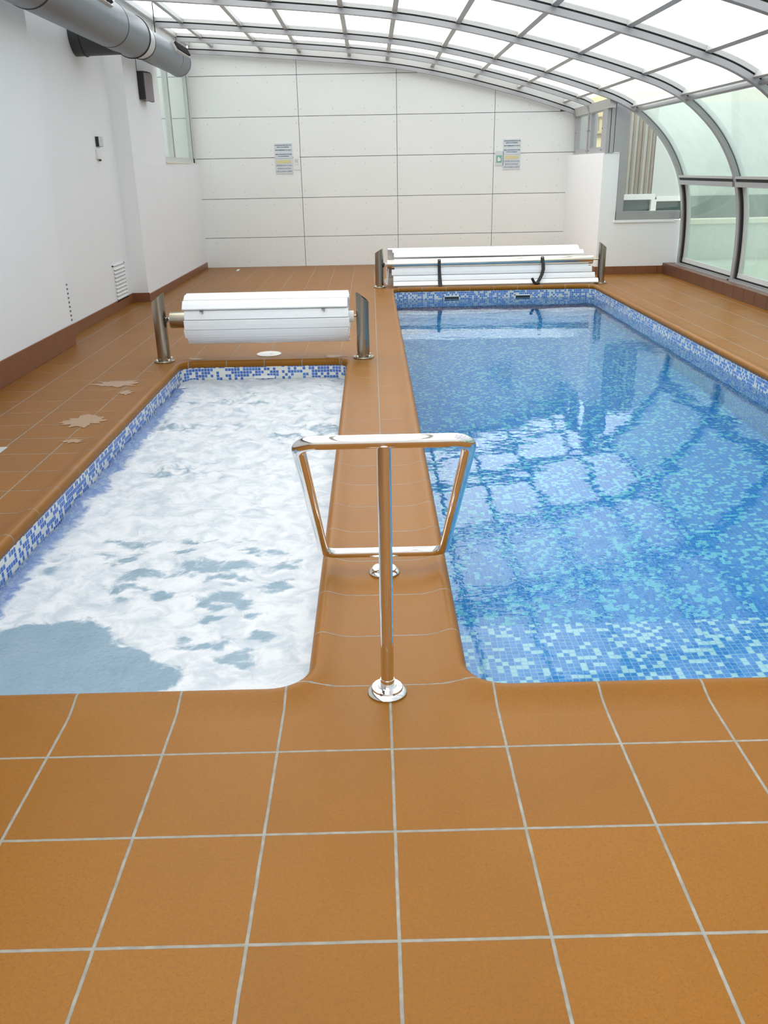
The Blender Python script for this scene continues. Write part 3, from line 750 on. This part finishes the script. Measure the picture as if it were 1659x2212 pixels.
# ------------------------------------------------------------------ handrail
RX, R1Y, R2Y = .022, 2.325, 3.20
hr = empty('handrail', (RX, R1Y, 0), 'polished steel handrail with slanted rounded loop standing on the divider', 'handrail')
def flange(x, y, name='base_flange'):
    b = MB(); b.lathe([(.061, 0), (.063, .006), (.059, .012), (.050, .016), (.048, .022), (.030, .024), (.028, .026)], (x, y, -.001))
    return b.build(name, M['chrome'], hr, smooth_=True)
flange(RX - .004, R1Y); flange(RX, R2Y)
b = MB(); b.cyl((RX - .003, R1Y, .02), (RX, R1Y, .822), .0205, n=32); b.build('post', M['chrome'], hr, smooth_=True)
b = MB(); b.cyl((RX, R2Y, .02), (RX, R2Y + .012, .085), .0205, n=32); b.build('post', M['chrome'], hr, smooth_=True)
b = MB(); b.cyl((RX - .003, R1Y, .02), (RX - .003, R1Y, .05), .0225, n=32); b.build('collar', M['chrome'], hr, smooth_=True)
A = Vector((RX, R1Y, .833)); Bp = Vector((RX, R2Y + .025, .080)); dn = (Bp - A); ln = dn.length; dn.normalize(); hw = .247; rr = .055
loop = []
for (sx_, t0, a0) in ((1, ln - rr, 0), (-1, ln - rr, 90), (-1, rr, 180), (1, rr, 270)):
    cx = sx_ * (hw - rr)
    for i in range(13):
        a = math.radians(a0 + 90 * i / 12); u, t = cx + rr * math.cos(a), t0 + rr * math.sin(a)
        loop.append(A + Vector((u, 0, 0)) + dn * t)
dense = []
for i in range(len(loop)):
    p, q = loop[i], loop[(i + 1) % len(loop)]; dense.append(p)
    if (q - p).length > .1:
        for j in range(1, 6): dense.append(p + (q - p) * j / 6)
b = MB(); b.tube(dense, .0205, 24, closed=True); b.build('loop_rail', M['chrome'], hr, smooth_=True)

# ------------------------------------------------------------------ cover reels
def reel_post(cx, cy, r, zl, zr, parent, fr, hb):
    n = 32; vs = []
    for lv in range(2):
        for i in range(n):
            t = 2 * math.pi * i / n; x = r * math.cos(t)
            z = .012 if lv == 0 else zl + (zr - zl) * (x + r) / (2 * r)
            vs.append((cx + x, cy + r * math.sin(t), z))
    for i in range(n):
        t = 2 * math.pi * i / n; x = (r - .004) * math.cos(t)
        vs.append((cx + x, cy + (r - .004) * math.sin(t), zl + (zr - zl) * (x + r) / (2 * r)))
    for i in range(n):
        t = 2 * math.pi * i / n; x = (r - .004) * math.cos(t)
        vs.append((cx + x, cy + (r - .004) * math.sin(t), .05))
    fs = []
    for k in range(3):
        for i in range(n): fs.append((k * n + i, k * n + (i + 1) % n, (k + 1) * n + (i + 1) % n, (k + 1) * n + i))
    fs += [tuple(range(3 * n, 4 * n)), tuple(range(n))[::-1]]
    b = MB(); b.add(vs, fs); p = b.build('post', M['brushed'], parent, smooth_=True)
    b = MB(); b.lathe([(fr, 0), (fr + .001, .004), (fr, .011), (fr - .003, .014), (.02, .014)], (cx, cy, 0)); b.build('base_flange', M['brushed'], p, smooth_=True)
    for k in range(4):
        a = math.radians(45 + 90 * k); bx, by = cx + (fr - .017) * math.cos(a), cy + (fr - .017) * math.sin(a)
        b = MB(); b.lathe([(.015, 0), (.015, .010), (.011, .017), (.004, .020)], (bx, by, .013), n=10); b.build('bolt', M['tube'], p, smooth_=True)
    return p
def slat_strip(b, pts, x0, x1, th=.011, jitter=None):
    """slats along a polyline in (y, z); one shallow convex slat per segment"""
    for i in range(len(pts) - 1):
        (y0, z0), (y1, z1) = pts[i], pts[i + 1]
        dy, dz = y1 - y0, z1 - z0; l = math.hypot(dy, dz); dy /= l; dz /= l; ny, nz = -dz, dy
        g = .0030; poly = []
        for t, o in ((g, 0), (g + .004, .003), (l / 2, .0055), (l - g - .004, .003), (l - g, 0)): poly.append((y0 + dy * t + ny * o, z0 + dz * t + nz * o))
        for t, o in ((l - g, -th), (g, -th)): poly.append((y0 + dy * t + ny * o, z0 + dz * t + nz * o))
        j0, j1 = jitter(i) if jitter else (0, 0)
        b.prism_x(poly, x0 + j0, x1 + j1)
# short reel at the end of the spa
R1 = empty('cover_reel', (-.98, 7.58, 0), 'short steel reel with slatted cover wound up at the end of the spa', 'pool cover reel')
CY, CZ = 7.58, .362
reel_post(-1.86, CY, .056, .515, .60, R1, .090, .365); reel_post(-.095, CY, .056, .572, .488, R1, .092, .365)
b = MB(); b.cyl((-1.765, CY, CZ), (-1.60, CY, CZ), .069, n=40); b.build('drum', M['brushed'], R1, smooth_=True)
b = MB(); b.cyl((-1.815, CY, CZ + .005), (-1.76, CY, CZ + .005), .019, n=20); b.build('axle', M['white_plastic'], R1, smooth_=True)
b = MB(); b.cyl((-1.815, CY, CZ), (-1.797, CY, CZ - .015), .035, n=20); b.build('bearing', M['black_plastic'], R1, smooth_=True)
b = MB(); b.cyl((-.225, CY, CZ), (-.170, CY, CZ), .050, n=28); b.build('end_hub', M['white_plastic'], R1, smooth_=True)
b = MB(); b.cyl((-.18, CY, CZ + .005), (-.15, CY, CZ + .005), .010, n=12); b.build('axle', M['brushed'], R1, smooth_=True)
C1 = empty('slatted_cover', (-.91, 7.58, .16), 'white slatted cover rolled tightly on the short spa reel', 'pool cover')
pts = []; th = math.radians(180 - 30); K = 26
for i in range(K):
    r = .226 - .024 * i / 15 * 1.0
    pts.append((CY + r * math.cos(th), CZ + r * math.sin(th))); th -= .084 / .2
b = MB()
slat_strip(b, [(p[0], p[1]) for p in pts], -1.612, -.212, .012, lambda i: (.012 * ((i * 7) % 3 - 1) * .6, .010 * ((i * 5) % 3 - 1) * .6))
b.build('slats', M['slat'], C1)
b = MB(); b.cyl((-1.597, CY, CZ), (-.226, CY, CZ), .184, n=32); b.build('inner_coil', M['slat_end'], C1, smooth_=True)
b = MB(); b.cyl((-1.604, CY, CZ), (-1.597, CY, CZ), .182, n=32); b.build('coil_end', M['slat'], C1)
b = MB(); b.cyl((-.226, CY, CZ), (-.219, CY, CZ), .182, n=32); b.build('coil_end', M['slat'], C1)
for x in (-1.45, -.42):
    b = MB(); b.box(x - .018, x + .012, CY - .212, CY - .188, CZ + .096, CZ + .102); b.box(x + .002, x + .008, CY - .208, CY - .202, CZ + .078, CZ + .10)
    b.build('fastening_hook', M['brushed'], C1)
# long reel at the end of the swimming pool
CY2, CZ2 = 12.42, .325
R2 = empty('cover_reel', (1.67, CY2, 0), 'long steel reel with bare tube standing before the boarded wall', 'pool cover reel')
reel_post(.098, CY2, .058, .462, .53, R2, .090, .32); reel_post(3.222, CY2, .052, .56, .482, R2, .088, .32)
b = MB(); b.cyl((.21, CY2, CZ2 - .012), (3.09, CY2, CZ2 + .006), .062, n=40); b.build('drum', M['tube'], R2, smooth_=True)
b = MB(); b.cyl((.15, CY2, CZ2 - .010), (.215, CY2, CZ2 - .010), .022, n=20); b.build('axle', M['white_plastic'], R2, smooth_=True)
b = MB(); b.cyl((3.08, CY2, CZ2 + .003), (3.18, CY2, CZ2 + .003), .011, n=12); b.build('axle', M['tube'], R2, smooth_=True)
b = MB(); b.cyl((.145, CY2, CZ2 - .015), (.17, CY2, CZ2 - .025), .034, n=20); b.build('bearing', M['black_plastic'], R2, smooth_=True)
path = [(12.255, .034), (12.31, .09), (12.345, .165), (12.365, .25), (12.49, .40), (12.57, .455), (12.66, .495), (12.75, .50), (12.83, .47), (12.89, .40), (12.92, .31), (12.91, .22), (12.86, .14), (12.78, .10), (12.69, .10), (12.61, .14), (12.57, .22), (12.57, .31)]
C2 = empty('slatted_cover', (1.67, 12.6, .02), 'white slatted cover lying in loose coils behind the long reel tube', 'pool cover')
b = MB()
slat_strip(b, path[:4], .29, 3.085, .012, lambda i: ((0, .07), (.0, .03), (-.02, -.01))[i])
slat_strip(b, path[4:12], .225, 2.93, .012, lambda i: (.0 if i > 1 else .085 - .02 * i, .05 if i < 1 else 0))
slat_strip(b, [(12.36, .25), (12.47, .30), (12.50, .38)], .31, 3.03)
slat_strip(b, path[11:], .2, 3.0, .012)
b.build('slats', M['slat'], C2)
b = MB(); slat_strip(b, [(12.45, .045), (12.46, .125), (12.47, .20), (12.49, .28)], .215, .40, .03); b.build('slat_ends', M['slat_end'], C2)
b = MB(); b.prism_y([(.11 + .08, .03), (.215, .03), (.235, .26), (.215, .26), (.20, .13), (.165, .09)], 12.44, 12.47); b.build('end_flap', M['slat'], C2)
b = MB(); b.box(.35, 3.05, 12.275, 12.30, .004, .026); b.build('bottom_bar', M['slat_end'], C2)
# two black straps hanging from the tube
def strap(pl, x, w, label, lean):
    e = empty('strap', (x, CY2 - .07, .02), label, 'strap', 'black straps on the long cover reel')
    vs = []; n = len(pl)
    ns = []
    for i in range(n):
        a, c = pl[max(0, i - 1)], pl[min(n - 1, i + 1)]; dy, dz = c[1] - a[1], c[2] - a[2]; l = math.hypot(dy, dz) or 1
        ns.append((-dz / l, dy / l))
    for i, (dx, y, z, ww) in enumerate(pl):
        ny, nz = ns[i]
        for sx_, o in ((-1, 0), (1, 0), (1, .008), (-1, .008)): vs.append((x + dx + sx_ * ww / 2, y + ny * o, z + nz * o))
    fs = [(i * 4 + k, i * 4 + (k + 1) % 4, (i + 1) * 4 + (k + 1) % 4, (i + 1) * 4 + k) for i in range(n - 1) for k in range(4)] + [(0, 1, 2, 3), tuple((n - 1) * 4 + k for k in (3, 2, 1, 0))]
    b = MB(); b.add(vs, fs); b.build('webbing', M['gasket'], e, smooth_=True)
    b = MB(); b.cyl((x + pl[0][0], pl[0][1] - .012, pl[0][2] - .02), (x + pl[0][0], pl[0][1] + .006, pl[0][2] - .022), .011, n=12); b.build('bolt', M['white_plastic'], e, smooth_=True)
    return e
strap([(0, 12.365, .375, .042), (0, 12.345, .345, .044), (0, 12.34, .29, .042), (0, 12.335, .22, .044), (.003, 12.31, .14, .048), (.006, 12.27, .06, .058), (.006, 12.22, .028, .058)], .935, .05, 'black strap hanging straight from the long reel tube', 0)
e = strap([(0, 12.365, .385, .042), (0, 12.345, .355, .044), (.008, 12.33, .29, .046), (.008, 12.30, .22, .048), (-.015, 12.27, .15, .050), (-.05, 12.24, .09, .052), (-.08, 12.22, .05, .055)], 2.375, .05, 'black strap with upturned hooked tip on the long reel tube', 1)
b = MB(); b.tube([(2.32, 12.23, .045), (2.28, 12.22, .032), (2.245, 12.22, .055), (2.225, 12.22, .09), (2.215, 12.22, .11)], .020, 8); b.build('hooked_tip', M['gasket'], e, smooth_=True)

# ------------------------------------------------------------------ ventilation duct
DX, DZ = -2.62, 2.968
du = empty('ventilation_duct', (DX, 5, DZ), 'large round grey ventilation duct running under the roof by the white wall', 'duct')
b = MB(); b.cyl((DX, -3.1, DZ), (DX, 10.83, DZ), .214, n=48); b.build('main_pipe', M['duct'], du, smooth_=True)
b = MB(); b.cyl((DX + .01, 10.83, DZ - .005), (DX + .02, 11.15, DZ - .012), .198, .176, n=48); b.build('reducer', M['alu_light'], du, smooth_=True)
b = MB(); b.cyl((DX + .02, 11.15, DZ - .015), (DX + .045, 13.1, DZ - .02), .172, n=48); b.build('narrow_pipe', M['duct'], du, smooth_=True)
b = MB(); b.lathe([(.176, 0), (.178, .02), (.176, .035), (.10, .045)], (DX + .045, 13.08, DZ - .02), 'y'); b.build('end_cap', M['duct'], du, smooth_=True)
for y, r in ((6.35, .218), (7.66, .218), (9.9, .217), (10.80, .222)):
    b = MB(); b.lathe([(r - .006, 0), (r, .004), (r, .022), (r - .006, .026)], (DX, y, DZ), 'y', 48); b.build('joint_band', M['gasket'] if y != 9.9 else M['duct_dark'], du, smooth_=True)
for y, r in ((11.14, .180), (12.62, .174)):
    b = MB(); b.lathe([(r - .006, 0), (r, .003), (r, .014), (r - .006, .018)], (DX + .02 + .013 * (y - 11.15), y, DZ - .016), 'y', 48); b.build('joint_band', M['duct_dark'], du, smooth_=True)
b = MB(); b.cyl((-3.15, 10.42, 2.955), (-2.66, 10.40, 2.965), .222, .222, n=40); br = b.build('branch_pipe', M['duct_dark'], du, smooth_=True)
b = MB(); b.lathe([(.224, 0), (.228, .004), (.228, .016), (.224, .02)], (-3.03, 10.42, 2.955), 'x', 40); b.build('joint_band', M['gasket'], br, smooth_=True)
def outlet(y0, y1, rx, cx, cz):
    # outlet frame fixed to the upper right of the pipe with upright fins
    a = math.radians(28); u = Vector((math.cos(a), 0, math.sin(a))); t = Vector((-math.sin(a), 0, math.cos(a))); c = Vector((cx, 0, cz))
    def blk(b, r0, r1, s0, s1, ya, yb):
        vs = [c + u * r + t * s + Vector((0, y, 0)) for y in (ya, yb) for s in (s0, s1) for r in (r0, r1)]
        b.add(vs, [(0, 2, 3, 1), (4, 5, 7, 6), (0, 1, 5, 4), (2, 6, 7, 3), (0, 4, 6, 2), (1, 3, 7, 5)])
    b = MB(); blk(b, rx - .02, rx + .022, -.06, -.045, y0, y1); blk(b, rx - .02, rx + .022, .045, .06, y0, y1)
    blk(b, rx - .02, rx + .022, -.06, .06, y0 - .02, y0); blk(b, rx - .02, rx + .022, -.06, .06, y1, y1 + .02)
    g = b.build('outlet_grille', M['alu_light'], du)
    n = 8
    for k in range(n):
        y = y0 + (y1 - y0) * (k + .5) / n; b = MB(); blk(b, rx + .015, rx + .05, -.05, .05, y - .006, y + .006); b.build('fin', M['gasket'], g)
outlet(12.2, 12.98, .176, DX + .035, DZ - .02); outlet(8.5, 9.3, .21, DX, DZ)
for (x, y, z0) in ((DX + .06, 9.6, DZ + .19), (DX + .07, 11.75, DZ + .15)):
    b = MB(); b.cyl((x, y, z0), (x, y, 3.47), .006, n=8); b.build('hanger_rod', M['gasket'], du)

# ------------------------------------------------------------------ wall fittings
sk = empty('loudspeaker', (-2.90, 12.25, 2.42), 'black wall loudspeaker with bulging grey front on the white pilaster', 'loudspeaker')
b = MB()
pl = [(-2.912, 12.10), (-2.83, 12.10), (-2.795, 12.20), (-2.785, 12.29), (-2.795, 12.38), (-2.83, 12.46), (-2.912, 12.46)]
b.prism(pl[::-1] if False else pl, 2.43, 2.755); b.build('cabinet', M['black_plastic'], sk, bevel=.006)
b = MB(); b.prism([(-2.828, 12.107), (-2.785, 12.20), (-2.772, 12.29), (-2.785, 12.38), (-2.828, 12.455), (-2.835, 12.455), (-2.835, 12.107)], 2.415, 2.735); b.build('front_grille', M['spk_grille'], sk, bevel=.003)
b = MB(); b.cyl((-2.908, 12.11, 2.75), (-2.908, 12.11, 3.1), .004, n=6); b.build('cable', M['duct'], sk)
c1 = empty('control_box', (-3.13, 10.76, 1.85), 'grey control box with black side on the recessed white wall', 'control box')
b = MB(); b.box(-3.131, -3.09, 10.70, 10.84, 1.85, 1.955); b.build('housing', M['black_plastic'], c1, bevel=.004)
b = MB(); b.box(-3.092, -3.083, 10.70, 10.845, 1.852, 1.952); b.build('front_cover', M['alu_white'], c1, bevel=.002)
c2 = empty('wall_dispenser', (-3.13, 10.72, 1.70), 'small white device mounted just below the grey control box', 'dispenser')
b = MB(); b.box(-3.131, -3.095, 10.66, 10.75, 1.715, 1.83); b.build('body', M['white_plastic'], c2, bevel=.008)
b = MB(); b.box(-3.12, -3.10, 10.715, 10.745, 1.695, 1.716); b.build('nozzle', M['black_plastic'], c2)
v1 = empty('wall_vent', (-3.13, 10.96, .09), 'white louvred vent low on the recessed white wall', 'vent', 'louvred wall vents')
b = MB(); b.box(-3.131, -3.118, 10.70, 10.725, .10, .53); b.box(-3.131, -3.118, 11.20, 11.225, .10, .53); b.box(-3.131, -3.118, 10.70, 11.225, .10, .115); b.box(-3.131, -3.118, 10.70, 11.225, .515, .53)
b.build('frame', M['white_plastic'], v1)
b = MB(); b.box(-3.1305, -3.1295, 10.725, 11.20, .115, .515); b.build('back', M['dark'], v1)
for k in range(9):
    z = .125 + k * .0435; b = MB(); b.prism_y([(-3.131, z + .030), (-3.108, z), (-3.108, z + .004), (-3.131, z + .036)], 10.725, 11.20); b.build('slat', M['white_plastic'], v1)
v2 = empty('wall_vent', (-3.0, 8.51, .2), 'louvred vent seen edge-on at the corner of the nearest wall section', 'vent', 'louvred wall vents')
b = MB(); b.box(-3.09, -2.958, 8.50, 8.512, .21, .61); b.build('frame', M['white_plastic'], v2)
for k in range(9):
    z = .225 + k * .042; b = MB(); b.box(-3.08, -2.953, 8.505, 8.555, z, z + .016); b.build('slat', M['duct'], v2)

# paper notices on the end wall
def text_mesh(txt, size, x, z, y, name, mat, parent, width=None):
    cu = bpy.data.curves.new('t', 'FONT'); cu.body = txt; cu.size = size; cu.align_x = 'CENTER'; cu.align_y = 'CENTER'
    ob = bpy.data.objects.new('t', cu); COL.objects.link(ob); dg = bpy.context.evaluated_depsgraph_get(); dg.update()
    me = bpy.data.meshes.new_from_object(ob.evaluated_get(dg)); bpy.data.objects.remove(ob)
    me.materials.clear(); me.materials.append(mat)
    xs = [v.co.x for v in me.vertices]; k = (width / (max(xs) - min(xs))) if width else 1
    for v in me.vertices: v.co = Vector((v.co.x * k + x, y, v.co.y * 1.25 + z)) - parent_world(parent)
    o = bpy.data.objects.new(name, me); COL.objects.link(o); o.parent = parent; return o
def notices(cx, which, other):
    rnd = random.Random(11)
    e = empty('notice', (cx, 15.59, 1.86), 'upper paper notice with small print on the end wall, %s' % which, 'notice', 'laminated notices on the end wall')
    b = MB(); b.box(cx - .148, cx + .148, 15.590, 15.601, 1.748, 1.985); b.build('sheet', M['paper'], e)
    for z, w in ((1.955, .27), (1.925, .21), (1.880, .27), (1.815, .27), (1.785, .19)):
        x = cx - w / 2; b = MB(); up = []; lo = []
        while x < cx + w / 2 - .01:      # one ragged line of unreadable small print
            l = rnd.uniform(.012, .045); x2 = min(x + l, cx + w / 2); h = rnd.uniform(.004, .007)
            up += [(x, z + h), (x2, z + h)]; lo += [(x, z - h), (x2, z - h)]; x = x2; x += .005
            up.append((x - .004, z + .0012)); lo.append((x - .004, z - .0012)); up.append((x - .001, z + .0012)); lo.append((x - .001, z - .0012))
        b.prism_y(lo + up[::-1], 15.588, 15.5905); b.build('print_line', M['ink'], e)
    e = empty('notice', (cx, 15.59, 1.62), 'lower notice with yellow band and blue capitals on the wall, %s' % which, 'notice', 'laminated notices on the end wall')
    b = MB(); b.box(cx - .148, cx + .148, 15.590, 15.601, 1.510, 1.745); b.build('sheet', M['paper'], e)
    b = MB(); b.box(cx - .12, cx + .12, 15.588, 15.5905, 1.675, 1.725); b.build('yellow_band', M['paper_yellow'], e)
    for t, z, w in (('COMPRUEBEN QUE NO HAY NADIE', 1.638, .26), ('DENTRO DE LAS PISCINAS', 1.592, .22), ('ANTES DE CERRAR LA CUBIERTA', 1.546, .27)):
        text_mesh(t, .030, cx, z, 15.5885, 'lettering', M['ink'], e, w)
notices(-1.447, 'beside the faded white sign', ''); notices(2.39, 'beside the green sign', '')
e = empty('emergency_sign', (2.18, 15.59, 1.69), 'small green sign with white arrow beside the paper notices', 'sign')
b = MB(); b.box(2.115, 2.25, 15.590, 15.601, 1.575, 1.80); b.build('sheet', M['paper'], e)
b = MB(); b.box(2.132, 2.225, 15.588, 15.5905, 1.62, 1.735); b.build('green_field', M['green_sign'], e)
b = MB(); b.prism_y([(2.15, 1.64), (2.205, 1.65), (2.205, 1.69), (2.19, 1.685), (2.175, 1.715), (2.155, 1.70)], 15.5855, 15.588); b.build('pictogram', M['white_plastic'], e)
e = empty('faded_sign', (-1.23, 15.59, 1.68), 'small faded white sign next to the notices with grey pictogram', 'sign')
b = MB(); b.box(-1.285, -1.18, 15.590, 15.601, 1.57, 1.80); b.build('sheet', M['white_plastic'], e)
b = MB(); b.box(-1.265, -1.21, 15.588, 15.5905, 1.68, 1.735); b.box(-1.27, -1.20, 15.588, 15.5905, 1.645, 1.655); b.build('pictogram', M['alu_white'], e)

# ------------------------------------------------------------------ floor fittings
e = empty('skimmer_lid', (-.96, 7.815, 0), 'round white lid set in the tiles behind the spa', 'skimmer lid')
b = MB(); b.lathe([(.112, 0), (.112, .005), (.105, .008), (.09, .007), (.02, .007)], (-.96, 7.815, 0), n=40); b.build('lid', M['white_plastic'], e, smooth_=True)
b = MB(); b.lathe([(.012, 0), (.010, .004), (.004, .006)], (-.935, 7.80, .006), n=12); b.build('finger_hole', M['alu_light'], e)
b = MB(); b.box(-2.42, -2.27, 4.93, 5.08, -.002, .004); e = b.build('floor_drain', M['alu_light'], bevel=.002, origin=(-2.345, 5.0, 0)); tag(e, 'small square metal drain cover in the tiles by the white wall', 'drain')
e = MB(); e.add([(-2.30, 14.98, .0), (-2.26, 14.99, .0), (-2.25, 15.09, .012), (-2.29, 15.08, .012), (-2.30, 14.98, .004), (-2.26, 14.99, .004), (-2.25, 15.09, .016), (-2.29, 15.08, .016)], [(0, 1, 2, 3), (4, 5, 6, 7), (0, 1, 5, 4), (1, 2, 6, 5), (2, 3, 7, 6), (3, 0, 4, 7)])
tag(e.build('plastic_scrap', M['white_plastic']), 'tiny white scrap lying on the tiles by the end wall', 'scrap')
for n_, cx in enumerate((1.095, 2.085)):
    e = empty('pool_inlet', (cx, PY1, -.13), ('white rimmed inlet slot in the far pool wall, nearer the tiled divider', 'white rimmed inlet slot in the far pool wall, nearer the curved glazing side')[n_], 'pool inlet', 'inlet slots in the far pool wall')
    b = MB(); y0, y1 = PY1 - .012, PY1 + .01; x0, x1, z0, z1 = cx - .115, cx + .115, -.168, -.098
    b.box(x0, x1, y0, y1, z1 - .012, z1); b.box(x0, x1, y0, y1, z0, z0 + .012); b.box(x0, x0 + .014, y0, y1, z0, z1); b.box(x1 - .014, x1, y0, y1, z0, z1); b.build('rim', M['white_plastic'], e)
    b = MB(); b.box(x0 + .01, x1 - .01, PY1 - .004, PY1 + .006, z0 + .008, z1 - .008); b.build('opening', M['dark'], e)
e = empty('spa_inlet', (-.97, JY1, -.13), 'flat white inlet at the waterline of the far spa wall', 'pool inlet')
b = MB(); b.box(-1.06, -.88, JY1 - .01, JY1 + .005, -.14, -.118); b.build('rim', M['white_plastic'], e)

# pale dried water marks on the tiles and glue marks round the flanges
def blob(cx, cy, rx, ry, seed, label, mat, z=.0012):
    b = MB(); n = 90; vs = []
    for i in range(n):
        a = 2 * math.pi * i / n; r = 1 + .8 * mnoise.noise(Vector((math.cos(a) * 2.2 + seed, math.sin(a) * 2.2, seed))) + .35 * mnoise.noise(Vector((math.cos(a) * 6, math.sin(a) * 6 + seed, seed)))
        vs.append((cx + rx * r * math.cos(a), cy + ry * r * math.sin(a), z))
    b.add(vs + [(v[0], v[1], z + .0008) for v in vs], [tuple(range(n))[::-1], tuple(range(n, 2 * n))] + [(i, (i + 1) % n, n + (i + 1) % n, n + i) for i in range(n)])
    o = b.build('water_mark', mat); return tag(o, label, 'water mark', 'pale marks on the tiles', 'stuff')
M['mark'] = simple('drying_water', (.36, .20, .09), .15, 0, .1, 20)
blob(-2.06, 6.75, .16, .10, 1, 'pale branching water mark near the spa reel post', M['mark'])
blob(-1.90, 6.45, .05, .07, 2, 'small pale water mark beside the branching one', M['mark'])
blob(-1.98, 5.65, .13, .14, 3, 'largest pale water mark beside the spa coping', M['mark'])
blob(-1.90, 5.18, .06, .04, 4, 'small round water mark nearest to the drain', M['mark'])
blob(-.36, 7.66, .09, .05, 6, 'pale mark behind the spa corner by the reel post', M['mark'])
blob(-1.60, 7.66, .07, .04, 7, 'pale mark behind the spa below the reel drum', M['mark'])

# ------------------------------------------------------------------ light
wd = bpy.data.worlds.new('overcast'); sc.world = wd; wd.use_nodes = True; nt = wd.node_tree; nt.nodes.clear()
out = nt.nodes.new('ShaderNodeOutputWorld'); bg = nt.nodes.new('ShaderNodeBackground')
tc = N(nt, 'ShaderNodeTexCoord'); sx = N(nt, 'ShaderNodeSeparateXYZ'); L(nt, tc.outputs['Generated'], sx.inputs[0])
nz = N(nt, 'ShaderNodeTexNoise', i_Scale=1.8, i_Detail=3.0); L(nt, tc.outputs['Generated'], nz.inputs['Vector'])
t = smooth(nt, sx.outputs[0], .06, .42)
cskyl = mixc(nt, t, (1.08, 1.10, 1.09), (.165, .20, .27))
hz = smooth(nt, sx.outputs[2], -.05, .25)
csky = mixc(nt, hz, (.485, .53, .55), cskyl)
csky = mixc(nt, math_(nt, 'MULTIPLY', nz.outputs[0], .25), csky, (1.06, 1.09, 1.12))
L(nt, csky, bg.inputs[0]); L(nt, math_(nt, 'MULTIPLY', smooth(nt, sx.outputs[1], -.3, .75, .74, 1.16), 2.85), bg.inputs[1])
L(nt, bg.outputs[0], out.inputs[0])
sun = bpy.data.lights.new('sun', 'SUN'); sun.energy = 1.2; sun.angle = math.radians(40); sun.color = (1, .97, .92)
so = bpy.data.objects.new('sun', sun); COL.objects.link(so); so.rotation_euler = Vector((.45, -.25, -1)).to_track_quat('-Z', 'Y').to_euler()

# ------------------------------------------------------------------ camera
p, yw, r = .380463955, .0079230774, -.0192417586
cp, sp_ = math.cos(p), math.sin(p); cy, sy = math.cos(yw), math.sin(yw)
fwd = Vector((sy * cp, cy * cp, -sp_)); right = Vector((cy, -sy, 0)); up = right.cross(fwd)
c_, s_ = math.cos(r), math.sin(r)
r2 = right * c_ + up * s_; u2 = -right * s_ + up * c_
cam = bpy.data.cameras.new('camera'); co = bpy.data.objects.new('camera', cam); COL.objects.link(co)
m = Matrix.Identity(4)
for i in range(3): m[i][0] = r2[i]; m[i][1] = u2[i]; m[i][2] = -fwd[i]
m[2][3] = H; co.matrix_world = m
cam.sensor_fit = 'VERTICAL'; cam.sensor_height = 24; cam.lens = 1849.67721 / 2212 * 24; cam.clip_start = .05; cam.clip_end = 200
sc.camera = co
sc.view_settings.view_transform = 'Standard'; sc.view_settings.look = 'None'; sc.view_settings.gamma = 1; sc.view_settings.exposure = 0.16
sc.cycles.max_bounces = 10; sc.cycles.diffuse_bounces = 4; sc.cycles.glossy_bounces = 4; sc.cycles.transmission_bounces = 6; sc.cycles.transparent_max_bounces = 10
sc.cycles.sample_clamp_indirect = 8; sc.cycles.use_denoising = True
